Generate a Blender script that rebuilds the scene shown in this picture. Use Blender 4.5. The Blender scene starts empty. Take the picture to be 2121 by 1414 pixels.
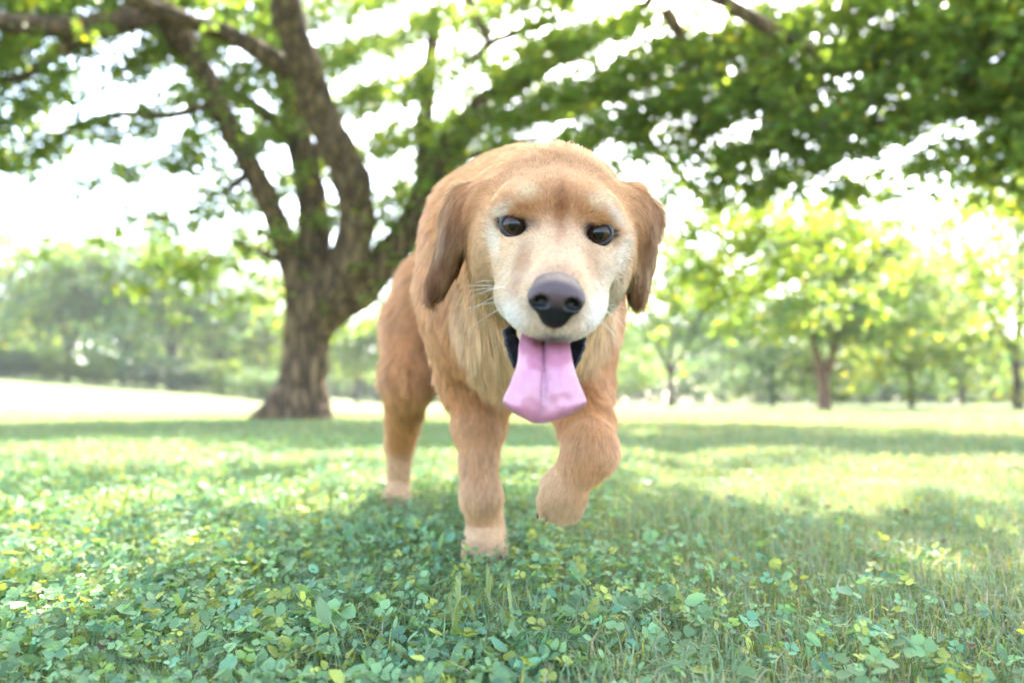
import bpy, math
import numpy as np
from mathutils import Vector, Matrix, kdtree


# ------------------------------------------------------------------ camera, sky, sun, exposure
SC = bpy.context.scene
COL = SC.collection
CAM_H, PITCH, FPX = 0.24, math.radians(5.0), 1414.0
cd = bpy.data.cameras.new('camera'); cam = bpy.data.objects.new('camera', cd); COL.objects.link(cam)
cam.location = (0, 0, CAM_H); cam.rotation_euler = (math.radians(90) + PITCH, 0, 0)
cd.sensor_width = 36.0; cd.lens = 24.0; cd.clip_start = 0.02; cd.clip_end = 2000
cd.dof.use_dof = True; cd.dof.focus_distance = 0.66; cd.dof.aperture_fstop = 2.8
SC.camera = cam

SUN_EL, SUN_AZ = math.radians(50), math.radians(14)      # azimuth measured from +Y (ahead of the camera) towards +X
SUN_DIR = np.array([math.sin(SUN_AZ) * math.cos(SUN_EL), math.cos(SUN_AZ) * math.cos(SUN_EL), math.sin(SUN_EL)])
world = bpy.data.worlds.new('World'); SC.world = world; world.use_nodes = True
nt = world.node_tree; nt.nodes.clear()
sky = nt.nodes.new('ShaderNodeTexSky'); sky.sky_type = 'NISHITA'; sky.sun_disc = False
sky.sun_elevation = SUN_EL; sky.sun_rotation = SUN_AZ; sky.air_density = 1.0; sky.dust_density = 2.5; sky.ozone_density = 1.0
bg = nt.nodes.new('ShaderNodeBackground'); bg.inputs['Strength'].default_value = 0.15
wo = nt.nodes.new('ShaderNodeOutputWorld')
nt.links.new(sky.outputs[0], bg.inputs[0]); nt.links.new(bg.outputs[0], wo.inputs[0])
sl = bpy.data.lights.new('sun', 'SUN'); sl.energy = 3.5; sl.angle = math.radians(0.53); sl.color = (1.0, 0.93, 0.82)
sun = bpy.data.objects.new('sun', sl); COL.objects.link(sun)
sun.rotation_euler = Vector(SUN_DIR).to_track_quat('Z', 'Y').to_euler()
sun.location = (0, 0, 20)

vs = SC.view_settings
vs.view_transform = 'Standard'; vs.look = 'None'; vs.gamma = 1.0; vs.use_curve_mapping = False
vs.exposure = 3.7
cy = SC.cycles
cy.use_denoising = True
cy.max_bounces = 8; cy.diffuse_bounces = 4; cy.glossy_bounces = 3; cy.transmission_bounces = 8
cy.transparent_max_bounces = 8; cy.volume_bounces = 1
cy.sample_clamp_indirect = 6.0; cy.caustics_reflective = False; cy.caustics_refractive = False
try:
    SC.cycles_curves.shape = 'RIBBONS'; SC.cycles_curves.subdivisions = 2
except Exception:
    pass

# ------------------------------------------------------------------ helpers
CP, SP = math.cos(PITCH), math.sin(PITCH)
def P(u, v, d):
    """point seen at pixel (u, v) of the 2121 x 1414 photograph, d metres along the camera axis"""
    x = (u - 1060.5) / FPX * d; up = (707.0 - v) / FPX * d
    return np.array([x, d * CP - up * SP, CAM_H + d * SP + up * CP])
def PR(p):
    p = np.asarray(p, float) - np.array([0, 0, CAM_H])
    d = p[..., 1] * CP + p[..., 2] * SP; up = -p[..., 1] * SP + p[..., 2] * CP
    return 1060.5 + p[..., 0] / d * FPX, 707.0 - up / d * FPX, d
def G(u, v):
    d = 1.0; a = P(u, v, 1.0); o = np.array([0, 0, CAM_H]); t = CAM_H / (CAM_H - a[2])
    return o + (a - o) * t
def nrm(a):
    a = np.asarray(a, float); return a / (np.linalg.norm(a, axis=-1, keepdims=True) + 1e-12)
def sstep(a, b, x):
    t = np.clip((x - a) / (b - a), 0, 1); return t * t * (3 - 2 * t)
def fnoise(p, scale, seed, octaves=3):
    """cheap smooth noise, roughly -1..1: sums of sines along random directions"""
    r = np.random.default_rng(seed); out = np.zeros(p.shape[0]); amp = 1.0; tot = 0
    for o in range(octaves):
        for k in range(4):
            w = r.normal(size=p.shape[1]); w = w / np.linalg.norm(w) * (2 * math.pi / scale) * (2 ** o) * r.uniform(.7, 1.4)
            out += amp * np.sin(p @ w + r.uniform(0, 6.28)); tot += amp * .7
        amp *= .5
    return out / tot

def mesh_np(name, verts, faces, mat=None, smooth=True, col=None, fcol=None):
    """faces: (n,3) or (n,4) int array, or a list of such arrays"""
    if not isinstance(faces, list): faces = [faces]
    faces = [np.asarray(f, np.int32) for f in faces if len(f)]
    me = bpy.data.meshes.new(name)
    nv = len(verts); nf = sum(len(f) for f in faces); nl = sum(f.size for f in faces)
    me.vertices.add(nv); me.vertices.foreach_set('co', np.asarray(verts, np.float32).ravel())
    me.loops.add(nl); me.loops.foreach_set('vertex_index', np.concatenate([f.ravel() for f in faces]))
    me.polygons.add(nf)
    tot = np.concatenate([np.full(len(f), f.shape[1], np.int32) for f in faces])
    st = np.concatenate([[0], np.cumsum(tot)[:-1]]).astype(np.int32)
    me.polygons.foreach_set('loop_start', st); me.polygons.foreach_set('loop_total', tot)
    me.polygons.foreach_set('use_smooth', np.full(nf, smooth))
    me.update(calc_edges=True)
    if col is not None:
        c = np.ones((nv, 4), np.float32); c[:, :3] = np.clip(col, 0, 1)
        at = me.attributes.new('tint', 'FLOAT_COLOR', 'POINT'); at.data.foreach_set('color', c.ravel())
    if mat is not None: me.materials.append(mat)
    return me
def link(name, data, parent=None, **props):
    o = bpy.data.objects.new(name, data); COL.objects.link(o)
    if parent is not None: o.parent = parent
    for k, v in props.items(): o[k] = v
    return o
def empty(name, loc, **props):
    o = link(name, None, None, **props); o.location = [float(c) for c in loc]; o.empty_display_size = .1
    return o
def place(o, parent):
    """parent while keeping world-space mesh coordinates"""
    o.parent = parent; o.matrix_parent_inverse = Matrix.Translation(parent.location).inverted()

# ------------------------------------------------------------------ materials
def mat_new(name):
    m = bpy.data.materials.new(name); m.use_nodes = True; t = m.node_tree; t.nodes.clear()
    return m, t, lambda ty, **kw: _node(t, ty, kw)
def _node(t, ty, kw):
    n = t.nodes.new(ty)
    for k, v in kw.items():
        if k in n.inputs: n.inputs[k].default_value = v
        else: setattr(n, k, v)
    return n
def mat_leaf(name, trans=0.45, rough=0.5, tint=(1, 1, 1), tgain=(1.25, 1.2, .55)):
    """leaf: diffuse reflection plus light coming through, per-leaf colour from the mesh"""
    m, t, N = mat_new(name)
    a = N('ShaderNodeAttribute', attribute_name='tint')
    mul = N('ShaderNodeVectorMath', operation='MULTIPLY'); mul.inputs[1].default_value = tint
    t.links.new(a.outputs['Vector'], mul.inputs[0])
    tm = N('ShaderNodeVectorMath', operation='MULTIPLY'); tm.inputs[1].default_value = tgain
    t.links.new(mul.outputs[0], tm.inputs[0])
    b = N('ShaderNodeBsdfPrincipled', Roughness=rough); b.inputs['Specular IOR Level'].default_value = .4
    tr = N('ShaderNodeBsdfTranslucent'); mx = N('ShaderNodeMixShader', Fac=trans); o = N('ShaderNodeOutputMaterial')
    t.links.new(mul.outputs[0], b.inputs['Base Color']); t.links.new(tm.outputs[0], tr.inputs['Color'])
    t.links.new(b.outputs[0], mx.inputs[1]); t.links.new(tr.outputs[0], mx.inputs[2]); t.links.new(mx.outputs[0], o.inputs[0])
    return m
def mat_bark(name, c1, c2, c3, scale=1.0):
    m, t, N = mat_new(name)
    tc = N('ShaderNodeTexCoord'); mp = N('ShaderNodeMapping'); mp.inputs['Scale'].default_value = (scale * 9, scale * 9, scale * 1.5)
    n1 = N('ShaderNodeTexNoise', Scale=1.6, Detail=8.0, Roughness=.65); v1 = N('ShaderNodeTexVoronoi', Scale=1.3); v1.feature = 'DISTANCE_TO_EDGE'
    n2 = N('ShaderNodeTexNoise', Scale=1.2, Detail=4.0)
    wr = N('ShaderNodeVectorMath', operation='ADD')
    r1 = N('ShaderNodeValToRGB'); r1.color_ramp.elements[0].position = .3; r1.color_ramp.elements[0].color = (*c1, 1); r1.color_ramp.elements[1].position = .75; r1.color_ramp.elements[1].color = (*c2, 1)
    mx = N('ShaderNodeMixRGB', blend_type='MIX'); mx.inputs['Color2'].default_value = (*c3, 1)
    rr = N('ShaderNodeMapRange'); rr.inputs['From Min'].default_value = .0; rr.inputs['From Max'].default_value = .25; rr.inputs['To Min'].default_value = 1.0; rr.inputs['To Max'].default_value = 0.0
    b = N('ShaderNodeBsdfPrincipled', Roughness=.9); bp = N('ShaderNodeBump', Strength=.9, Distance=.03); o = N('ShaderNodeOutputMaterial')
    b.inputs['Specular IOR Level'].default_value = .15
    ad = N('ShaderNodeMath', operation='SUBTRACT')
    L = t.links.new
    L(tc.outputs['Object'], mp.inputs[0]); L(mp.outputs[0], wr.inputs[0]); L(n2.outputs['Color'], wr.inputs[1]); L(mp.outputs[0], n2.inputs['Vector'])
    L(wr.outputs[0], n1.inputs['Vector']); L(wr.outputs[0], v1.inputs['Vector'])
    L(n1.outputs['Fac'], r1.inputs[0]); L(v1.outputs['Distance'], rr.inputs['Value']); L(r1.outputs[0], mx.inputs['Color1']); L(rr.outputs[0], mx.inputs['Fac'])
    L(mx.outputs[0], b.inputs['Base Color']); L(n1.outputs['Fac'], ad.inputs[0]); L(rr.outputs[0], ad.inputs[1]); L(ad.outputs[0], bp.inputs['Height'])
    L(bp.outputs[0], b.inputs['Normal']); L(b.outputs[0], o.inputs[0])
    return m
def mat_skin(name, rough=.6, sss=0.0, coat=0.0, nscale=400, bump=.0004, spec=.4, vor=False):
    """vertex-tinted principled with fine relief"""
    m, t, N = mat_new(name); L = t.links.new
    a = N('ShaderNodeAttribute', attribute_name='tint')
    b = N('ShaderNodeBsdfPrincipled', Roughness=rough); b.inputs['Specular IOR Level'].default_value = spec
    if coat: b.inputs['Coat Weight'].default_value = coat; b.inputs['Coat Roughness'].default_value = .16
    if sss:
        b.inputs['Subsurface Weight'].default_value = sss; b.inputs['Subsurface Scale'].default_value = .004
        b.inputs['Subsurface Radius'].default_value = (1, .35, .3)
    o = N('ShaderNodeOutputMaterial'); L(a.outputs['Color'], b.inputs['Base Color']); L(b.outputs[0], o.inputs[0])
    if bump:
        tc = N('ShaderNodeTexCoord')
        n = N('ShaderNodeTexVoronoi', Scale=nscale) if vor else N('ShaderNodeTexNoise', Scale=nscale, Detail=3.0)
        bp = N('ShaderNodeBump', Strength=.6, Distance=bump)
        L(tc.outputs['Object'], n.inputs['Vector']); L(n.outputs[0], bp.inputs['Height']); L(bp.outputs[0], b.inputs['Normal'])
    return m
def mat_fur(name):
    m, t, N = mat_new(name); L = t.links.new
    a = N('ShaderNodeAttribute', attribute_name='tint')
    h = N('ShaderNodeBsdfHairPrincipled'); h.parametrization = 'COLOR'
    h.inputs['Roughness'].default_value = .38; h.inputs['Radial Roughness'].default_value = .55; h.inputs['Coat'].default_value = 0.0
    d = N('ShaderNodeBsdfDiffuse'); mx = N('ShaderNodeMixShader', Fac=.25); o = N('ShaderNodeOutputMaterial')
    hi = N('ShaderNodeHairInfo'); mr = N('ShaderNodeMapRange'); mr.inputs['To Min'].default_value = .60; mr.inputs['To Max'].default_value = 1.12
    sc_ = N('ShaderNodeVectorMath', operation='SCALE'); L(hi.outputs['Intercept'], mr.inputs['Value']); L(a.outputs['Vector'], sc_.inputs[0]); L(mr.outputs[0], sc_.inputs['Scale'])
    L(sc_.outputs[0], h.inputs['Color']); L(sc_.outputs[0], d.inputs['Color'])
    L(d.outputs[0], mx.inputs[1]); L(h.outputs[0], mx.inputs[2]); L(mx.outputs[0], o.inputs[0])
    return m

# ------------------------------------------------------------------ implicit-surface modelling (smooth unions, surface nets)
class Prim:
    pass
def cap(a, b, ra, rb, k=.02, comb=None, col=None, ln=None, sub=False):
    p = Prim(); p.t = 'c'; p.a = np.asarray(a, float); p.b = np.asarray(b, float); p.ra = ra; p.rb = rb; p.k = k; p.sub = sub
    p.comb = nrm(p.b - p.a) if comb is None else nrm(comb); p.col = col; p.ln = ln
    r = max(ra, rb); p.lo = np.minimum(p.a, p.b) - r; p.hi = np.maximum(p.a, p.b) + r
    return p
def ell(c, r, ax=None, k=.02, comb=(0, 0, -1), col=None, ln=None, sub=False):
    p = Prim(); p.t = 'e'; p.c = np.asarray(c, float); p.r = np.asarray(r, float); p.ax = np.eye(3) if ax is None else np.asarray([nrm(v) for v in ax])
    p.k = k; p.comb = nrm(comb); p.col = col; p.ln = ln; p.sub = sub
    R = float(max(r)); e = np.abs(p.ax).T @ p.r; p.lo = p.c - e; p.hi = p.c + e
    return p
def dist(p, x):
    if p.t == 'c':
        ab = p.b - p.a; t = np.clip(((x - p.a) @ ab) / (ab @ ab), 0, 1)
        return np.linalg.norm(x - (p.a + t[..., None] * ab), axis=-1) - (p.ra + (p.rb - p.ra) * t)
    q = (x - p.c) @ p.ax.T
    k0 = np.linalg.norm(q / p.r, axis=-1); k1 = np.linalg.norm(q / (p.r * p.r), axis=-1)
    return np.where(k0 < 1e-6, -p.r.min(), k0 * (k0 - 1) / np.maximum(k1, 1e-9))
def field(prims, xs, ys, zs):
    D = np.full((len(xs), len(ys), len(zs)), 1.0, np.float32)
    for p in prims:
        m = p.k + max(np.diff(xs).max(), np.diff(ys).max(), np.diff(zs).max()) * 1.5
        i0, i1 = np.searchsorted(xs, [p.lo[0] - m, p.hi[0] + m]); j0, j1 = np.searchsorted(ys, [p.lo[1] - m, p.hi[1] + m]); k0, k1 = np.searchsorted(zs, [p.lo[2] - m, p.hi[2] + m])
        if i1 <= i0 or j1 <= j0 or k1 <= k0: continue
        X, Y, Z = np.meshgrid(xs[i0:i1], ys[j0:j1], zs[k0:k1], indexing='ij')
        d = dist(p, np.stack([X, Y, Z], -1)).astype(np.float32)
        s = D[i0:i1, j0:j1, k0:k1]
        if p.sub:
            h = np.maximum(p.k - np.abs(s + d), 0) / p.k; D[i0:i1, j0:j1, k0:k1] = np.maximum(s, -d) + h * h * p.k * .25
        else:
            h = np.maximum(p.k - np.abs(s - d), 0) / p.k; D[i0:i1, j0:j1, k0:k1] = np.minimum(s, d) - h * h * p.k * .25
    return D
def surface_nets(D, xs, ys, zs):
    S = D < 0
    nx, ny, nz = D.shape
    cnt = np.zeros((nx - 1, ny - 1, nz - 1), np.int8)
    for a in (0, 1):
        for b in (0, 1):
            for c in (0, 1):
                cnt += S[a:nx - 1 + a, b:ny - 1 + b, c:nz - 1 + c]
    act = (cnt > 0) & (cnt < 8)
    I, J, K = np.nonzero(act)
    idx = np.full(act.shape, -1, np.int32); idx[I, J, K] = np.arange(len(I))
    acc = np.zeros((len(I), 3)); n = np.zeros(len(I))
    corners = [(a, b, c) for a in (0, 1) for b in (0, 1) for c in (0, 1)]
    for a in corners:
        for b in corners:
            if sum(abs(a[q] - b[q]) for q in range(3)) != 1 or a > b: continue
            d0 = D[I + a[0], J + a[1], K + a[2]]; d1 = D[I + b[0], J + b[1], K + b[2]]
            m = (d0 < 0) != (d1 < 0)
            t = np.where(m, d0 / np.where(m, d0 - d1, 1), 0)
            p0 = np.stack([xs[I + a[0]], ys[J + a[1]], zs[K + a[2]]], -1); p1 = np.stack([xs[I + b[0]], ys[J + b[1]], zs[K + b[2]]], -1)
            acc += (p0 + (p1 - p0) * t[:, None]) * m[:, None]; n += m
    V = acc / n[:, None]
    F = []
    for ax in range(3):
        sl0 = [slice(None)] * 3; sl1 = [slice(None)] * 3
        sl0[ax] = slice(0, -1); sl1[ax] = slice(1, None)
        A = S[tuple(sl0)]; B = S[tuple(sl1)]
        ch = A != B
        o1, o2 = [(1, 2), (2, 0), (0, 1)][ax]
        e = list(np.nonzero(ch))
        ok = (e[o1] > 0) & (e[o2] > 0) & (e[o1] < D.shape[o1] - 1) & (e[o2] < D.shape[o2] - 1)
        e = [q[ok] for q in e]
        flip = A[tuple(e)]
        def cell(d1, d2):
            q = [None] * 3; q[ax] = e[ax]; q[o1] = e[o1] - d1; q[o2] = e[o2] - d2
            return idx[q[0], q[1], q[2]]
        quad = np.stack([cell(1, 1), cell(0, 1), cell(0, 0), cell(1, 0)], -1)
        quad[~flip] = quad[~flip][:, ::-1]
        F.append(quad)
    return V, np.concatenate(F)
def smooth_verts(V, F, it=2, lam=.5):
    e = np.concatenate([F[:, [0, 1]], F[:, [1, 2]], F[:, [2, 3]], F[:, [3, 0]]]); e = np.concatenate([e, e[:, ::-1]])
    deg = np.bincount(e[:, 0], minlength=len(V))[:, None]
    for s in range(it * 2):
        l = lam if s % 2 == 0 else -lam * 1.04
        av = np.stack([np.bincount(e[:, 0], V[e[:, 1], q], minlength=len(V)) for q in range(3)], -1) / np.maximum(deg, 1)
        V = V + l * (av - V)
    return V
def vnormals(V, F):
    n = np.cross(V[F[:, 2]] - V[F[:, 0]], V[F[:, 3]] - V[F[:, 1]])
    out = np.zeros_like(V)
    for q in range(4):
        for c in range(3): out[:, c] += np.bincount(F[:, q], n[:, c], minlength=len(V))
    return nrm(out)
def axis_grid(lo, hi, fine, df, dc):
    """rectilinear axis: step df inside the fine interval, dc outside"""
    v = [lo]
    while v[-1] < hi:
        x = v[-1]; v.append(x + (df if fine[0] - .004 <= x <= fine[1] else dc))
    return np.array(v)
def tube(pts, rad, seg=8, wob=0.0, seed=0, cap_end=True):
    """tapered tube along a smoothed path -> verts, quads"""
    pts = np.asarray(pts, float); rad = np.asarray(rad, float)
    n = max(2, len(pts)); tt = np.linspace(0, len(pts) - 1, (len(pts) - 1) * 4 + 1)
    def cr(a):
        i = np.clip(tt.astype(int), 0, len(a) - 2); f = (tt - i)
        g = lambda j: a[np.clip(j, 0, len(a) - 1)]
        p0, p1, p2, p3 = g(i - 1), g(i), g(i + 1), g(i + 2)
        if a.ndim == 2: f = f[:, None]
        return .5 * ((2 * p1) + (-p0 + p2) * f + (2 * p0 - 5 * p1 + 4 * p2 - p3) * f ** 2 + (-p0 + 3 * p1 - 3 * p2 + p3) * f ** 3)
    c = cr(pts); r = np.maximum(cr(rad), .0005)
    t = nrm(np.gradient(c, axis=0)); ref = np.array([.31, .83, .47]); a = nrm(np.cross(t, ref)); b = np.cross(t, a)
    an = np.linspace(0, 2 * math.pi, seg, endpoint=False)
    rng = np.random.default_rng(seed)
    rr = r[:, None] * (1 + wob * rng.normal(size=(len(c), seg)))
    V = c[:, None] + rr[..., None] * (np.cos(an)[None, :, None] * a[:, None] + np.sin(an)[None, :, None] * b[:, None])
    m = len(c); i = np.arange(m - 1)[:, None] * seg; j = np.arange(seg)[None]; j2 = (j + 1) % seg
    F = np.stack([i + j, i + j2, i + seg + j2, i + seg + j], -1).reshape(-1, 4)
    return V.reshape(-1, 3), F
def join_parts(parts):
    V, F, o = [], [], 0
    for v, f in parts: V.append(v); F.append(f + o); o += len(v)
    return np.concatenate(V), np.concatenate(F)

# ------------------------------------------------------------------ ground
def gz(x, y):
    """height of the lawn: flat near the camera, a low bank rising on the left behind the tree"""
    return sstep(9.5, 30, y) * np.maximum(0, -x - 9.0 - .04 * y) * .082 * sstep(0, 6, -x - 9.0 - .04 * y) + .012 * np.sin(x * 1.3 + .4) * np.sin(y * 1.1) * sstep(2, 5, y)
def build_ground():
    m, t, N = mat_new('lawn'); L = t.links.new
    tc = N('ShaderNodeTexCoord'); n1 = N('ShaderNodeTexNoise', Scale=.9, Detail=6.0); n2 = N('ShaderNodeTexNoise', Scale=38.0, Detail=6.0, Roughness=.7)
    r1 = N('ShaderNodeValToRGB'); e = r1.color_ramp.elements; e[0].position = .32; e[0].color = (.030, .036, .016, 1); e[1].position = .7; e[1].color = (.110, .165, .055, 1)
    r2 = N('ShaderNodeValToRGB'); e = r2.color_ramp.elements; e[0].position = .35; e[0].color = (.09, .15, .05, 1); e[1].position = .68; e[1].color = (.20, .18, .09, 1)
    mx = N('ShaderNodeMixRGB', blend_type='MIX', Fac=.45); b = N('ShaderNodeBsdfPrincipled', Roughness=.95); b.inputs['Specular IOR Level'].default_value = .1
    bp = N('ShaderNodeBump', Strength=.8, Distance=.02); o = N('ShaderNodeOutputMaterial')
    L(tc.outputs['Object'], n1.inputs['Vector']); L(tc.outputs['Object'], n2.inputs['Vector']); L(n2.outputs['Fac'], r1.inputs[0]); L(n1.outputs['Fac'], r2.inputs[0])
    L(r1.outputs[0], mx.inputs['Color1']); L(r2.outputs[0], mx.inputs['Color2']); L(mx.outputs[0], b.inputs['Base Color']); L(n2.outputs['Fac'], bp.inputs['Height']); L(bp.outputs[0], b.inputs['Normal']); L(b.outputs[0], o.inputs[0])
    g = np.sinh(np.linspace(-1, 1, 121) * 6.2) / math.sinh(6.2) * 420; gy = g + 5
    X, Y = np.meshgrid(g, gy, indexing='ij'); Z = gz(X, Y)
    V = np.stack([X, Y, Z], -1).reshape(-1, 3); n = len(g); i = np.arange(n - 1)[:, None] * n; j = np.arange(n - 1)[None]
    F = np.stack([i + j, i + n + j, i + n + j + 1, i + j + 1], -1).reshape(-1, 4)
    link('lawn', mesh_np('lawn', V, F, m), kind='structure')

def scatter_trapezoid(rng, n, y0, y1, half0, slope, power=1.0):
    y = y0 + (y1 - y0) * rng.random(n) ** power; x = (rng.random(n) * 2 - 1) * (half0 + slope * y)
    return x, y
def blades(rng, x, y, h, w, lean=.6, colr=None):
    """bent grass blades: 5 verts, 2 faces each"""
    n = len(x); a = rng.uniform(0, 2 * math.pi, n); d = np.stack([np.cos(a), np.sin(a), 0 * a], -1); s = np.stack([-np.sin(a), np.cos(a), 0 * a], -1)
    b = np.stack([x, y, gz(x, y) - .004], -1); ln = rng.uniform(.15, 1.0, n) * lean; up = np.array([0, 0, 1.0])
    mid = b + (up * .62 + d * (ln * .28)[:, None]) * h[:, None]; tip = b + (up * (1 - .35 * ln)[:, None] + d * (ln * .95)[:, None]) * h[:, None]
    V = np.stack([b - s * w[:, None] * .5, b + s * w[:, None] * .5, mid + s * w[:, None] * .42, mid - s * w[:, None] * .42, tip], 1)
    o = np.arange(n)[:, None] * 5
    return V.reshape(-1, 3), o + np.array([[0, 1, 2, 3]]), o + np.array([[3, 2, 4]]), (None if colr is None else np.repeat(colr, 5, 0))
def clover_leaves(rng, x, y, h, r, colr, tri=False):
    """cupped leaf fans on short stems (8 verts, 7 tris, plus a stem sliver); tri: three notched leaflets to a stem"""
    n = len(x); c0 = np.stack([x, y, gz(x, y) + h], -1)
    nr0 = nrm(np.stack([rng.normal(0, .55, n), rng.normal(-.15, .55, n), np.ones(n)], -1)); a0 = nrm(np.cross(nr0, rng.normal(size=(n, 3)))); b0 = np.cross(nr0, a0)
    Vs, Fs, Cs = [], [], []
    for q in range(3 if tri else 1):
        if tri:
            t = q * 2.0944 + rng.normal(0, .15, n); a = a0 * np.cos(t)[:, None] + b0 * np.sin(t)[:, None]; c = c0 + a * (r * 1.02)[:, None]
            nr = nrm(nr0 + a * rng.uniform(-.55, .25, (n, 1)) + rng.normal(0, .15, (n, 3))); a = nrm(a - (a * nr).sum(1)[:, None] * nr); b = np.cross(nr, a); k = np.array([.86, 1.10, .95, .80, .80, .95, 1.10])
        else:
            nr = nrm(nr0 + rng.normal(0, .35, (n, 3))); a = nrm(np.cross(nr, rng.normal(size=(n, 3)))); b = np.cross(nr, a); c = c0; k = np.array([1.30, 1.02, .95, .90, .90, .95, 1.02])
            a = a * rng.uniform(1.0, 1.7, (n, 1)); b = b * rng.uniform(.6, .95, (n, 1))
        an = np.linspace(0, 2 * math.pi, 7, endpoint=False)
        rim = c[:, None] + r[:, None, None] * k[None, :, None] * (np.cos(an)[None, :, None] * a[:, None] + np.sin(an)[None, :, None] * b[:, None]) + (nr * (r * .25)[:, None])[:, None] * rng.uniform(.0, 1.3, (n, 7, 1))
        rim[:, 1:3] += (nr * (r * .2)[:, None])[:, None]
        st0 = c0 - np.stack([rng.normal(0, .006, n), rng.normal(0, .006, n), h + .004], -1); w = a * .0008
        V = np.concatenate([c[:, None], rim, (st0 - w)[:, None], (st0 + w)[:, None]], 1)
        o = (np.arange(n)[:, None, None] + q * n) * 10
        f = np.array([[0, 1 + z, 1 + (z + 1) % 7] for z in range(7)] + ([[8, 9, 0]] if q == 0 else []))
        Vs.append(V.reshape(-1, 3)); Fs.append((o + f[None]).reshape(-1, 3)); Cs.append(np.repeat(colr * rng.uniform(.88, 1.12, (n, 1)), 10, 0))
    return np.concatenate(Vs), np.concatenate(Fs), np.concatenate(Cs)
def greens(rng, n, base, var=.25, yellow=.12, blue=.2):
    c = np.asarray(base) * rng.uniform(1 - var, 1 + var, (n, 1)); t = rng.random(n)
    c[t < yellow] *= np.array([1.9, 1.25, .6]); c[t > 1 - blue] *= np.array([.8, 1.0, 1.3])
    return c
def keep_clear(x, y):
    ok = np.ones(len(x), bool)
    for q, r in ((G(1005, 1158), .029), (G(822, 1046), .026)):
        ok &= np.hypot(x - q[0], (y - q[1] + .022) / 1.7) > r + .004
    return ok
def build_groundcover():
    rng = np.random.default_rng(31)
    gm = mat_leaf('grass_blade', .35, .5); cm = mat_leaf('clover_leaf', .40, .55)
    # clover and low broad leaves, thick on the left and in the middle, thin on the right
    n = 56000; x, y = scatter_trapezoid(rng, n, .34, 4.2, .12, .82, 1.25)
    p2 = np.stack([x, y], -1); dn = .5 + .5 * fnoise(p2, .55, 41, 2) + np.clip(.40 - x * 1.5, -1.0, .6) - .12 * np.clip(y - 1.6, 0, 3)
    k = (rng.random(n) < np.clip(dn, .07, 1)) & keep_clear(x, y); x, y = x[k], y[k]; n = len(x)
    big = .65 + .35 * np.clip(fnoise(np.stack([x, y], -1), .3, 43, 2) + .4, 0, 1)
    r = .0028 + .0062 * rng.random(n) ** 1.8; r = r * big * (1 + .5 * (rng.random(n) < .03)); h = rng.uniform(.006, .034, n) * (.6 + .6 * big)
    c = greens(rng, n, (.150, .250, .115), .45, .13, .15)
    one = rng.random(n) < .22; Vs, Fs, Cs, off = [], [], [], 0
    for k_, (xx, yy, hh, rr, cc, tri) in enumerate(((x[one], y[one], h[one], r[one] * 1.15, c[one], False), (x[~one], y[~one], h[~one], r[~one] * .80, c[~one], True))):
        V, F, C = clover_leaves(rng, xx, yy, hh, rr, cc, tri); Vs.append(V); Fs.append(F + off); Cs.append(C); off += len(V)
    V, F, C = np.concatenate(Vs), np.concatenate(Fs), np.concatenate(Cs)
    link('clover_ground_cover', mesh_np('clover_ground_cover', V, F, cm, col=C, smooth=True), kind='stuff', label='low clover and broad leaves covering the near lawn', category='clover')
    # grass: three rings of blades, broader and fewer with distance
    Vs, Q, T, Cs, off = [], [], [], [], 0
    for (n, y0, y1, pw, hh, ww, ln) in ((135000, .34, 2.6, 1.25, (.018, .055), (.0009, .0022), 1.1), (95000, 2.2, 6.5, 1.2, (.025, .06), (.003, .006), .9), (85000, 6.0, 17., 1.2, (.03, .07), (.008, .016), .8)):
        x, y = scatter_trapezoid(rng, n, y0, y1, .15, 1.05, pw)
        k = keep_clear(x, y)
        if y0 < 1: k &= rng.random(n) < np.clip(.45 + x * .7 + .3 * fnoise(np.stack([x, y], -1), .4, 44, 2) + .22 * (y - .8), .12, 1)
        x, y = x[k], y[k]; n = len(x)
        pt = .8 + .45 * fnoise(np.stack([x, y], -1), .9, 45, 2)
        h = rng.uniform(*hh, n) * np.clip(pt, .4, 1.4); w = rng.uniform(*ww, n)
        c = greens(rng, n, (.165, .235, .120), .35, .12, .08); dry = rng.random(n) < .16 + .10 * np.clip(x, 0, 1.5); c[dry] = np.array([.36, .30, .19]) * rng.uniform(.6, 1.2, (dry.sum(), 1))
        v, q, t, cc = blades(rng, x, y, h, w, ln, c); Vs.append(v); Q.append(q + off); T.append(t + off); Cs.append(cc); off += len(v)
    link('grass', mesh_np('grass', np.concatenate(Vs), [np.concatenate(Q), np.concatenate(T)], gm, col=np.concatenate(Cs)), kind='stuff', label='short green lawn grass with some dry blades', category='grass')
    # dead leaf litter
    n = 220; x, y = scatter_trapezoid(rng, n, .45, 4, .1, .8, 1.2); k = keep_clear(x, y); x, y = x[k], y[k]; n = len(x)
    c = np.array([.15, .085, .05]) * rng.uniform(.3, 1.4, (n, 1)) * np.array([1, 1, 1]); V, F, C = clover_leaves(rng, x, y, rng.uniform(.004, .020, n), rng.uniform(.003, .006, n), c)
    link('leaf_litter', mesh_np('leaf_litter', V, F, mat_leaf('dry_leaf', .15, .7), col=C), kind='stuff', label='small dead leaves scattered in the lawn', category='dead leaves')

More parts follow.
